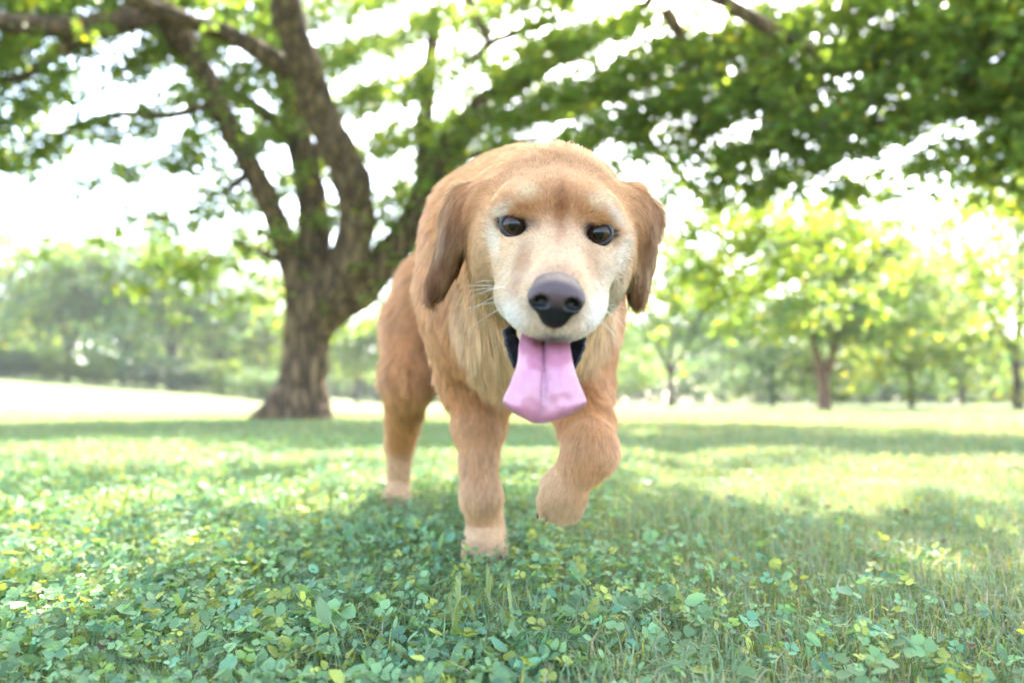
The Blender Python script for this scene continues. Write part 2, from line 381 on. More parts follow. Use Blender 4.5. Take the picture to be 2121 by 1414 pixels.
def arch_leaf(rng, base, yaw, L, W, rise, seg=7):
    """one broad arching blade with a folded midrib"""
    t = np.linspace(0, 1, seg)[:, None]; d = np.array([math.cos(yaw), math.sin(yaw), 0]); sd = np.array([-d[1], d[0], 0])
    c = base + d * L * t * .9 + np.array([0, 0, 1.0]) * (rise * np.sin(t * math.pi * .82) + .004)
    w = W * np.sin(np.clip(t * .92 + .08, 0, 1) * math.pi) ** .7 * .5
    V = np.stack([c - sd * w + [0, 0, .003], c, c + sd * w + [0, 0, .003]], 1).reshape(-1, 3)
    F = np.array([[3 * i + k, 3 * i + k + 1, 3 * i + k + 4, 3 * i + k + 3] for i in range(seg - 1) for k in (0, 1)])
    return V, F
def build_small_plants():
    rng = np.random.default_rng(8); lm = mat_leaf('weed_leaf', .4, .45)
    def plant(name, label, cat, spots, tint, part):
        root = empty(name, spots[0][0], label=label, category=cat)
        for b, yaw, L, W, rise in spots:
            V, F = arch_leaf(rng, b, yaw, L, W, rise); c = np.tile(np.array(tint) * rng.uniform(.75, 1.3), (len(V), 1))
            o = link(part, mesh_np(part, V, F, lm, col=c)); place(o, root)
    b = G(800, 1095)
    plant('broad_leaved_weed', 'flattened weed with long arching leaves beside the hind paw', 'weed', [(b, a, rng.uniform(.08, .13), rng.uniform(.010, .016), rng.uniform(.012, .03)) for a in (.1, .7, 2.7, 3.3, 5.6, 4.6)], (.17, .23, .13), 'leaf')
    for k, (u, v, lb) in enumerate(((640, 1075, 'pale yellow-green grass tuft in the sun patch left of the dog'), (245, 1075, 'small grass tuft standing at the far left of the lawn'), (1010, 1330, 'low grass tuft in the clover in front of the planted paw'))):
        b = G(u, v); sp = [(b + np.array([rng.normal(0, .03), rng.normal(0, .03), 0]), rng.uniform(0, 6.28), rng.uniform(.015, .04), rng.uniform(.003, .006), rng.uniform(.03, .06)) for _ in range(16)]
        plant('grass_tuft', lb, 'grass tuft', sp, (.20, .24, .08), 'blade')
    # two dead leaves that can be told apart
    for (u, v, lb, r) in ((2098, 985, 'curled brown dead leaf lying at the right edge of the lawn', .03), (1520, 1062, 'dark dead leaf lying in the grass right of the lifted paw', .016)):
        b = G(u, v); V, F = arch_leaf(rng, b + np.array([-r, 0, .022]), .2, r * 2, r * 1.1, .008); dl = mat_leaf('dead_leaf', .15, .7)
        root = empty('dead_leaf', b, label=lb, category='dead leaf'); o = link('blade', mesh_np('blade', V, F, dl, col=np.tile(np.array([.12, .05, .03]), (len(V), 1)))); place(o, root)

# ------------------------------------------------------------------ leaves for trees
def leaf_quads(rng, c, L, W, droop=.5, flat=.5):
    """folded leaf: base, two shoulders, tip -> 2 triangles; c is the leaf base"""
    n = len(c); a = rng.uniform(0, 2 * math.pi, n)
    d = nrm(np.stack([np.cos(a), np.sin(a), -rng.uniform(-.3, 1, n) * droop * 1.6], -1))
    s = nrm(np.cross(d, np.array([0, 0, 1.0])) + rng.normal(0, flat, (n, 3))); s = nrm(s - (s * d).sum(1)[:, None] * d); u = np.cross(s, d)
    m = c + d * (L * .45)[:, None]
    V = np.stack([c, m + s * (W * .5)[:, None] + u * (W * .16)[:, None], c + d * L[:, None], m - s * (W * .5)[:, None] + u * (W * .16)[:, None]], 1)
    o = np.arange(n)[:, None]*4
    F = np.concatenate([o + np.array([[0, 1, 2]]), o + np.array([[0, 2, 3]])])
    return V.reshape(-1, 3), F
def twig_leaves(rng, centres, per, spread, L, W, droop=.5):
    """leaves gathered in sprays round twig centres"""
    n = len(centres); c = np.repeat(centres, per, 0)
    ax = np.repeat(nrm(rng.normal(size=(n, 3)) * np.array([1, 1, .45]) - np.array([0, 0, .25])), per, 0)
    t = rng.uniform(-1, 1, n * per)[:, None]
    c = c + ax * t * spread + rng.normal(0, spread * .28, (n * per, 3))
    sz = rng.uniform(.7, 1.2, n * per)
    return leaf_quads(rng, c, L * sz, W * sz, droop), c

# ------------------------------------------------------------------ the big tree
def build_big_tree():
    D0 = 8.8; px = D0 / FPX
    base = G(620, 868); root = empty('shade_tree', (base[0], base[1], 0), label='big shade tree with thick trunk forking into several heavy limbs', category='tree')
    bark = mat_bark('oak_bark', (.10, .060, .036), (.28, .180, .108), (.05, .033, .024), .8)
    q = []
    def limb(pts, k=.08):
        w = [P(u, v, d) for u, v, d, r in pts]
        for i in range(len(pts) - 1):
            q.append(cap(w[i], w[i + 1], pts[i][3] * pts[i][2] / FPX, pts[i + 1][3] * pts[i + 1][2] / FPX, k=k))
    limb([(616, 895, 8.8, 56), (622, 830, 8.8, 48), (632, 760, 8.8, 45), (638, 690, 8.8, 45), (648, 630, 8.8, 50), (655, 600, 8.8, 46)])
    limb([(590, 835, 8.75, 34), (548, 866, 8.7, 17), (505, 880, 8.65, 8)], .2); limb([(650, 835, 8.75, 30), (668, 872, 8.6, 17), (690, 885, 8.5, 8)], .2); limb([(620, 840, 8.8, 30), (610, 880, 8.4, 20)], .2)
    limb([(628, 610, 8.8, 34), (592, 505, 8.6, 24), (545, 395, 8.4, 22), (482, 275, 8.2, 23), (430, 170, 7.9, 24), (372, 72, 7.6, 26), (318, -10, 7.3, 28), (230, -110, 6.9, 26)])
    limb([(645, 600, 8.9, 40), (652, 500, 9.0, 32), (645, 400, 9.1, 31), (630, 320, 9.2, 28), (612, 260, 9.3, 25), (600, 190, 9.4, 24), (560, 60, 9.6, 22), (540, -80, 9.8, 20)])
    limb([(672, 620, 8.7, 44), (722, 540, 8.6, 40), (741, 455, 8.5, 36), (730, 375, 8.3, 36), (695, 300, 8.1, 35), (655, 215, 7.9, 34), (628, 130, 7.6, 33), (598, 30, 7.3, 31), (585, -60, 7.0, 30), (600, -220, 6.6, 26)])
    limb([(665, 650, 8.8, 46), (745, 600, 8.9, 38), (812, 525, 9.0, 34), (868, 445, 9.0, 32), (905, 370, 9.0, 30), (950, 280, 8.8, 30), (1000, 220, 8.6, 28), (1080, 165, 8.2, 20), (1180, 110, 7.8, 16), (1300, 40, 7.4, 13), (1420, -60, 6.9, 11)])
    limb([(880, 420, 9.0, 22), (882, 340, 9.1, 20), (878, 260, 9.2, 17), (890, 150, 9.4, 14), (900, 40, 9.5, 12)])
    xs = np.arange(-6.6, 2.9, .036); ys = np.arange(5.6, 10.4, .036); zs = np.arange(-.15, 6.6, .036)
    D = field(q, xs, ys, zs); V, F = surface_nets(D, xs, ys, zs); del D
    V = smooth_verts(V, F, 2, .5); Nn = vnormals(V, F)
    rid = fnoise(V * np.array([1, 1, .16]), .16, 51, 3); V = V + Nn * (.016 * rid + .02 * fnoise(V, .8, 52, 2))[:, None]
    o = link('trunk', mesh_np('trunk', V, F, bark)); place(o, root)
    # thinner branches, each its own part
    br = [[(602, 150, 7.7, 22), (550, 112, 7.5, 20), (470, 70, 7.2, 19), (400, 48, 7.0, 18), (300, 10, 6.7, 17), (210, -40, 6.4, 14)],
          [(600, 275, 9.2, 14), (545, 232, 9.0, 13), (480, 190, 8.7, 12), (420, 160, 8.4, 10)],
          [(330, 10, 7.3, 26), (240, 48, 7.0, 25), (130, 56, 6.7, 22), (0, 46, 6.3, 21), (-160, 10, 5.9, 18)],
          [(190, 60, 6.9, 14), (120, 110, 6.8, 11), (60, 155, 6.7, 8), (0, 170, 6.6, 5)],
          [(440, 215, 7.9, 9), (350, 240, 7.7, 8), (250, 237, 7.5, 8), (160, 262, 7.3, 7), (70, 322, 7.1, 4)],
          [(985, 245, 8.6, 18), (1080, 240, 8.4, 15), (1180, 238, 8.2, 13), (1280, 190, 7.9, 11), (1400, 160, 7.6, 9)],
          [(1290, 180, 7.8, 10), (1340, 285, 7.6, 9), (1400, 350, 7.4, 8), (1470, 430, 7.2, 6)],
          [(960, -30, 8.0, 10), (985, 30, 8.0, 9), (1010, 90, 8.0, 8), (960, 132, 8.0, 6)], [(1150, 40, 7.9, 10), (1060, 72, 8.0, 8), (1008, 92, 8.0, 7)],
          [(1430, -40, 6.5, 18), (1560, 40, 6.3, 14), (1700, 110, 6.1, 11), (1850, 150, 5.9, 8)], [(1380, 20, 6.8, 13), (1450, 130, 6.8, 12), (1600, 230, 6.6, 9), (1720, 300, 6.5, 6)],
          [(905, 370, 9.0, 12), (960, 330, 9.1, 10), (1050, 300, 9.1, 8), (1130, 285, 9.0, 6)], [(520, 350, 8.3, 9), (460, 400, 8.1, 6), (390, 380, 8.0, 4)],
          [(620, 560, 8.8, 8), (560, 530, 8.5, 6), (480, 500, 8.2, 4)]]
    for pts in br:
        w = [P(u, v, d) for u, v, d, r in pts]; rad = [r * d / FPX for u, v, d, r in pts]
        v, f = tube(w, rad, 10, .05, len(pts)); o = link('branch', mesh_np('branch', v, f, bark)); place(o, root)
    # crown: sprays of leaves filling blobs (photo position, depth, half sizes in px, half depth in m, number of sprays)
    # how thick the leaves hang, read off the photograph on a coarse grid (rows v, columns u)
    rng = np.random.default_rng(61)
    gu_ = np.array([0, 210, 420, 640, 850, 1060, 1270, 1480, 1700, 1910, 2120]); gv_ = np.array([-40, 0, 100, 200, 300, 400, 500, 600, 700])
    TH = np.array([[.90, .80, .85, .75, .65, .55, .75, .84, .82, .80, .80], [.85, .72, .85, .65, .58, .48, .68, .80, .80, .78, .80], [.66, .42, .75, .70, .55, .45, .78, .80, .78, .60, .76], [.52, .15, .62, .62, .66, .66, .85, .78, .74, .62, .72], [.52, .42, .55, .55, .66, .78, .40, .62, .62, .38, .60],
                   [.16, .16, .42, .55, .66, .60, .22, .50, .44, .08, .30], [.0, .06, .50, .55, .60, .50, .10, .52, .34, .08, .08], [.0, .0, .22, .45, .60, .40, .05, .45, .18, .05, .05], [.0, .0, .0, .10, .45, .25, .0, .06, .04, .0, .0]])
    dep = np.array([7.0, 7.4, 8.6, 9.7, 9.6, 8.2, 7.0, 6.8, 6.3, 5.9, 5.6])
    n = 31000; u = rng.uniform(-620, 2740, n); v = rng.uniform(-45, 700, n)
    fi = np.clip(np.interp(u, gu_, np.arange(11)), 0, 9.999); fj = np.clip(np.interp(v, gv_, np.arange(9)), 0, 7.999); i0, j0 = fi.astype(int), fj.astype(int); a_, b_ = fi - i0, fj - j0
    th = TH[j0, i0] * (1 - a_) * (1 - b_) + TH[j0, i0 + 1] * a_ * (1 - b_) + TH[j0 + 1, i0] * (1 - a_) * b_ + TH[j0 + 1, i0 + 1] * a_ * b_
    d = np.interp(u, gu_, dep) + rng.normal(0, .32, n) - .9 * ((rng.random(n) < .15) & (u > 380) & (u < 1050)) + .8 * (v > 420) * (u > 1200)
    hol = fnoise(np.stack([u, v], -1), 95., 63, 2); lai = -np.log(1 - .965 * np.clip(th, 0, 1)) * np.clip(1.0 + 2.3 * (hol + .03), 0, 1.7)
    keep = rng.random(n) < lai * .62
    vis = np.array([P(*q_) for q_ in zip(u[keep], v[keep], d[keep])])
    # the rest of the crown, above the frame and over the viewer
    n = 4000; c = np.array([rng.uniform(-11, 11, n), rng.uniform(-3.5, 12, n), rng.uniform(3.4, 7.5, n)]).T
    ctr = np.array([.5, 4.4, 3.6]); e = ((c - ctr) / np.array([10.5, 7.6, 3.6])); k = ((e ** 2).sum(1) < 1)
    c = c[k]; c = c[fnoise(c, 2.2, 71, 2) > -.28]
    u, v, d = PR(c); vis_in = (d > 0) & (v > -60) & (u > -520) & (u < 2640)
    c = c[~vis_in]; c = c[(c[:, 1] - c[:, 2] * math.cos(SUN_EL) / math.sin(SUN_EL) < 2.9) | (rng.random(len(c)) < .55)]
    # leaf sprays added out of view to shade the dog's head, chest and legs
    for q_, n_ in ((P(1150, 400, .66), 34), (P(1150, 620, .53), 16), (P(1010, 600, .95), 26), (P(1000, 950, 1.0), 14), (P(1200, 950, .86), 14), (P(1110, 320, 1.05), 8)):
        h_ = rng.uniform(4.6, 6.6, n_); add = q_ + SUN_DIR * ((h_ - q_[2]) / SUN_DIR[2])[:, None] + rng.normal(0, .28, (n_, 3)); c = np.concatenate([c, add])
    per1, per2 = 17, 14
    (V1, F1), c1 = twig_leaves(rng, vis, per1, .15, .090, .050, .6)
    (V2, F2), c2 = twig_leaves(rng, c, per2, .36, .20, .11, .5)
    n1, n2 = len(c1), len(c2)
    V1 = V1.reshape(n1, 4, 3); V2 = V2.reshape(n2, 4, 3)
    A = np.concatenate([V1, V2]); cc = A.mean(1)
    # sunlit openings: where the photograph's lawn has sun flecks the crown has gaps
    hit = cc - SUN_DIR * ((cc[:, 2]) / SUN_DIR[2])[:, None]
    flecks = [(*G(420, 1035)[:2], .22, .16), (*G(620, 1065)[:2], .16, .085), (*G(120, 1075)[:2], .22, .10), (*G(120, 935)[:2], .6, .5), (*G(420, 958)[:2], .45, .22), (*G(90, 1180)[:2], .07, .07), (*G(250, 1110)[:2], .14, .05), (*G(60, 1330)[:2], .07, .05), (*G(420, 1140)[:2], .10, .05),
              (*G(330, 1230)[:2], .05, .04), (*G(1100, 945)[:2], .5, .28), (*G(1480, 945)[:2], .7, .30), (*G(1800, 900)[:2], 1.1, .8), (*G(1400, 890)[:2], 1.4, .7), (*G(300, 870)[:2], 1.5, 2.0), (*G(820, 850)[:2], 1.0, 2.5), (*G(1950, 960)[:2], .45, .25), (*G(1750, 990)[:2], .35, .12), (*G(450, 1250)[:2], .045, .03), (*G(180, 1240)[:2], .05, .03)]
    ok = np.ones(len(cc), bool)
    for fx_, fy_, rx, ry in flecks: ok &= ((hit[:, 0] - fx_) / (rx * 1.05 + .02)) ** 2 + ((hit[:, 1] - fy_) / (ry * 1.05 + .02)) ** 2 > 1 - 9 * (cc[:, 2] < 3.0)
    A = A[ok]; n = len(A)
    rng2 = np.random.default_rng(5); col = greens(rng2, n, (.115, .170, .042), .35, .07, .14)
    o_ = np.arange(n)[:, None] * 4; F = np.concatenate([o_ + np.array([[0, 1, 2]]), o_ + np.array([[0, 2, 3]])])
    crown = link('crown', mesh_np('crown', A.reshape(-1, 3), F, mat_leaf('tree_leaf', .55, .45, tgain=(2.0, 1.85, .62)), col=np.repeat(col, 4, 0), smooth=False), kind='stuff'); place(crown, root)

# ------------------------------------------------------------------ trees farther off
def far_tree(name, label, u, d, height, width, seed, stems, tint, base=.30, lsz=.26, nl=420, group=None, per=12, lean=0.0, skirt=0, tr=.014, bark=None):
    """u: pixel column of the trunk, d: metres away; stems: (px dx at the fork, lean) per limb"""
    rng = np.random.default_rng(seed); width *= 1.25; height *= 1.12; nl = int(nl * 1.7)
    x = (u - 1060.5) / FPX * d; z0 = float(gz(np.array([x]), np.array([d]))[0]) - .05
    root = empty(name, (x, d, z0), label=label, category='tree', **({'group': group} if group else {}))
    bark = bark or BARK_FAR
    fork = height * base; r0 = height * tr
    parts = [tube([(x, d, z0 - .1), (x + lean * fork * .5, d, z0 + fork * .55), (x + lean * fork, d, z0 + fork)], [r0 * 1.35, r0, r0 * .95], 9, .05, seed)]
    ends = []
    for k, sx in enumerate(stems):
        yx = rng.uniform(-.6, .6); h1 = height * rng.uniform(.62, .8)
        p = [np.array([x + lean * fork, d, z0 + fork * .92]), np.array([x + lean * fork + sx * height * .16, d + yx * height * .12, z0 + fork + (h1 - fork) * .4]), np.array([x + lean * fork + sx * height * .30, d + yx * height * .22, z0 + h1])]
        parts.append(tube(p, [r0 * .75, r0 * .55, r0 * .2], 7, .05, seed + k)); ends += [p[1], p[2]]
        for j in range(3):
            a = p[1] + (p[2] - p[1]) * rng.uniform(0, .8); b = a + np.array([rng.uniform(-1, 1), rng.uniform(-1, 1), rng.uniform(-.1, .6)]) * height * .2
            parts.append(tube([a, (a + b) / 2 + [0, 0, height * .02], b], [r0 * .3, r0 * .22, r0 * .08], 5, 0, seed)); ends.append(b)
    v, f = join_parts(parts)
    o = link('trunk', mesh_np('trunk', v, f, bark)); place(o, root)
    # crown of leaf sprays in several uneven lobes
    lob = [np.array([x + lean * fork, d, z0 + height * .68])] + ends
    for k in range(skirt):
        a = rng.uniform(0, 6.28); lob.append(np.array([x + math.cos(a) * width * rng.uniform(.15, .5), d + math.sin(a) * width * .35, z0 + height * rng.uniform(.12, .36)]))
    cen = []
    for i, c in enumerate(lob):
        n = int(nl / len(lob)) + 1; R = (np.array([width * .42, width * .42, height * .22]) if i == 0 else np.array([width * .24, width * .24, height * .12]) * rng.uniform(.7, 1.25))
        w = rng.normal(size=(n, 3)); w = w / np.linalg.norm(w, axis=1)[:, None] * rng.random((n, 1)) ** .38; cen.append(c + w * R)
    cen = np.concatenate(cen)
    (V, F), c = twig_leaves(rng, cen, per, lsz * 2.0, lsz, lsz * .62, .5)
    n = len(c); col = greens(rng, n, tint, .35, .22, .15)
    o = link('crown', mesh_np('crown', V, F, LEAF_FAR, col=np.repeat(col, 4, 0), smooth=False), kind='stuff'); place(o, root)
    return root
def shrub(name, label, u, d, w, h, seed, tint, nl=160, group=None):
    rng = np.random.default_rng(seed); x = (u - 1060.5) / FPX * d; z0 = float(gz(np.array([x]), np.array([d]))[0]) - .05
    root = empty(name, (x, d, z0), label=label, category='shrub', **({'group': group} if group else {}))
    parts = [tube([(x, d, z0 - .1), (x + rng.uniform(-.3, .3) * w, d + rng.uniform(-.2, .2), z0 + h * .4), (x + rng.uniform(-.5, .5) * w, d, z0 + h * .75)], [.06, .045, .02], 6) for _ in range(4)]
    v, f = join_parts(parts); o = link('stem', mesh_np('stem', v, f, BARK_FAR)); place(o, root)
    w_ = rng.normal(size=(nl, 3)); w_ = w_ / np.linalg.norm(w_, axis=1)[:, None] * rng.random((nl, 1)) ** .4; c = np.array([x, d, z0 + h * .5]) + w_ * np.array([w * .5, w * .4, h * .5]); c[:, 2] = np.maximum(c[:, 2], z0 + .1)
    (V, F), cc = twig_leaves(rng, c, 12, .35, .22, .14, .4); col = greens(rng, len(cc), tint, .35, .15, .2)
    o = link('crown', mesh_np('crown', V, F, LEAF_FAR, col=np.repeat(col, 4, 0), smooth=False), kind='stuff'); place(o, root)

def build_background():
    global BARK_FAR, LEAF_FAR
    BARK_FAR = mat_bark('far_bark', (.09, .06, .045), (.22, .15, .11), (.05, .035, .03), .5); LEAF_FAR = mat_leaf('far_leaf', .58, .5, tgain=(1.7, 1.6, .80))
    BARK_WARM = mat_bark('warm_bark', (.16, .085, .045), (.36, .21, .12), (.10, .05, .03), .5)
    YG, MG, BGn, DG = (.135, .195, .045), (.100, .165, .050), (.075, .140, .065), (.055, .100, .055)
    # right-hand park trees
    far_tree('park_tree', 'round-crowned tree with orange-brown trunk forked low in a V', 1705, 21., 6.4, 7.6, 1, (-.30, .38), MG, .12, .22, 640, per=13, tr=.026, bark=BARK_WARM)
    far_tree('park_tree', 'slender multi-stemmed tree just beside the dog, branching near the ground', 1388, 33., 9.0, 8.0, 2, (-.55, .05, .6), BGn, .16, .28, 420)
    far_tree('park_tree', 'thin dark-trunked tree between the multi-stemmed tree and the forked one', 1598, 30., 5.2, 6.0, 3, (-.3, .35), DG, .30, .26, 300, skirt=11)
    far_tree('park_tree', 'small tree peeping out beside the lifted foreleg', 1268, 38., 6.0, 5.5, 4, (-.3, .3), MG, .25, .28, 260, skirt=11)
    far_tree('park_tree', 'leafy tree with short trunk, next one after the forked tree', 1884, 26., 6.2, 6.2, 5, (-.5, .1, .5), YG, .18, .24, 460, skirt=11)
    far_tree('park_tree', 'tall spreading tree at the right edge with hanging pale leaves', 2105, 24., 9.0, 8.0, 6, (-.6, .4, 0), YG, .20, .24, 560, skirt=11)
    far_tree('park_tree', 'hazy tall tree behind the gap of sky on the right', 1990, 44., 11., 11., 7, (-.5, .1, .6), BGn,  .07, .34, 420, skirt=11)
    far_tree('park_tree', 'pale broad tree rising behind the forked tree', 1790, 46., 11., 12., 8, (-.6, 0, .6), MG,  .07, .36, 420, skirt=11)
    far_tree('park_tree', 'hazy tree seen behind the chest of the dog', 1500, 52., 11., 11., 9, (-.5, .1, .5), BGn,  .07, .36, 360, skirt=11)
    # tree line on the left bank
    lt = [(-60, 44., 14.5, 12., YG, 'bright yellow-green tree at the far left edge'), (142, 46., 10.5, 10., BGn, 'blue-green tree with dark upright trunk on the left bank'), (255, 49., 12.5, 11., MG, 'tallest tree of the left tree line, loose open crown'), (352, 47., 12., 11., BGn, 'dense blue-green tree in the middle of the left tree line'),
          (455, 50., 12., 11., MG, 'pale tree of the left tree line beside the big trunk'), (545, 54., 10., 10., YG, 'light yellow-green tree just behind the big trunk'), (740, 50., 8., 9., MG, 'tree in the gap between the big trunk and the hind leg'), (60, 58., 11., 12., DG, 'dark green tree standing behind the left tree line')]
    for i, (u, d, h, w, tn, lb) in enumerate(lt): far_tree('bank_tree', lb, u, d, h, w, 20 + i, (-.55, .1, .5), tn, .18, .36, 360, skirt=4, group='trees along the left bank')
    sh = [(20, 'low shrub under the yellow-green tree at the left edge', DG), (95, 'yellow-green shrub left of the upright trunk', YG), (200, 'shrub right of the upright trunk', YG), (300, 'dark shrub under the tallest bank tree', DG), (390, 'dark shrub under the dense blue-green tree', DG), (470, 'yellow-green round shrub on the left bank', YG), (535, 'dark shrub closest to the big trunk', DG)]
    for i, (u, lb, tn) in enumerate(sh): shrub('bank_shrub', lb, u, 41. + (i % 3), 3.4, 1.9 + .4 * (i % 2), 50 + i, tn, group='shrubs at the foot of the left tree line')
    # a far wood that closes the view as one mass
    rng = np.random.default_rng(77); n = 9000; a = rng.uniform(-1.15, 1.15, n); d = rng.uniform(75, 105, n)
    x = np.sin(a) * d; y = np.cos(a) * d; hmax = 7.5 + 3.0 * np.sin(a * 9) + 1.5 * np.sin(a * 23 + 1); z = rng.random(n) ** .8 * hmax + gz(x, y) * .8
    (V, F), c = twig_leaves(rng, np.stack([x, y, z], -1), 10, 1.3, .95, .65, .4); col = greens(rng, len(c), (.045, .085, .040), .3, .12, .2)
    link('distant_woods', mesh_np('distant_woods', V, F, LEAF_FAR, col=np.repeat(col, 4, 0), smooth=False), kind='stuff', label='far-off wood closing the view behind the park', category='woods')

def build_haze():
    m, t, N = mat_new('haze'); v = N('ShaderNodeVolumePrincipled'); v.inputs['Color'].default_value = (.92, .95, 1, 1); v.inputs['Density'].default_value = HAZE; v.inputs['Anisotropy'].default_value = .3
    o = N('ShaderNodeOutputMaterial'); t.links.new(v.outputs[0], o.inputs['Volume'])
    lo, hi = np.array([-440., -430., -2.]), np.array([440., 440., 60.])
    c = np.array([[x, y, z] for x in (lo[0], hi[0]) for y in (lo[1], hi[1]) for z in (lo[2], hi[2])])
    F = np.array([[0, 1, 3, 2], [4, 6, 7, 5], [0, 4, 5, 1], [2, 3, 7, 6], [0, 2, 6, 4], [1, 5, 7, 3]])
    link('haze', mesh_np('haze', c, F, m, smooth=False), kind='stuff')
HAZE = .0005
build_ground(); build_groundcover(); build_small_plants(); build_big_tree(); build_background(); build_haze()

# ------------------------------------------------------------------ the dog
GOLD = np.array([.63, .288, .118]); LIGHT = np.array([.71, .430, .235]); CREAM = np.array([.70, .56, .42]); PALE = np.array([.69, .430, .245])
BROWN = np.array([.185, .062, .020]); RUST = np.array([.38, .155, .058]); DARK = np.array([.030, .024, .028])

EYE_C = P(1153, 476, .60)
_pt, _rl = math.radians(25), math.radians(5.3)
_x = np.array([1.0, 0, 0]); _f = np.array([0, -math.cos(_pt), -math.sin(_pt)]); _u = np.array([0, -math.sin(_pt), math.cos(_pt)])
HX = math.cos(_rl) * _x - math.sin(_rl) * _u; HU = math.cos(_rl) * _u + math.sin(_rl) * _x
HF = nrm(_f - .034 * _x); HX = nrm(HX - (HX @ HF) * HF); HU = nrm(HU - (HU @ HF) * HF - (HU @ HX) * HX)
HAX = np.array([HX, HF, HU])
def H(x, y, z): return EYE_C + x * HX + y * HF + z * HU
def HL(p): return (np.asarray(p) - EYE_C) @ HAX.T
def hell(x, y, z, rx, ry, rz, rot=0.0, **kw):
    """ellipsoid in head space; rot tips the forward axis down"""
    c, s = math.cos(rot), math.sin(rot)
    return ell(H(x, y, z), (rx, ry, rz), [HX, c * HF - s * HU, c * HU + s * HF], **kw)
def hcap(a, b, ra, rb, **kw): return cap(H(*a), H(*b), ra, rb, **kw)
B0 = np.array([.015, .98, 0.0]); BB = nrm(np.array([-.27, .963, 0])); BL = np.array([BB[1], -BB[0], 0.0])
def B(l, a, z): return B0 + l * BL + a * BB + np.array([0, 0, z])
def bell(l, a, z, rl, ra, rz, tip=0.0, **kw):
    c, s = math.cos(tip), math.sin(tip); Z = np.array([0, 0, 1.0])
    return ell(B(l, a, z), (rl, ra, rz), [BL, c * BB - s * Z, c * Z + s * BB], **kw)

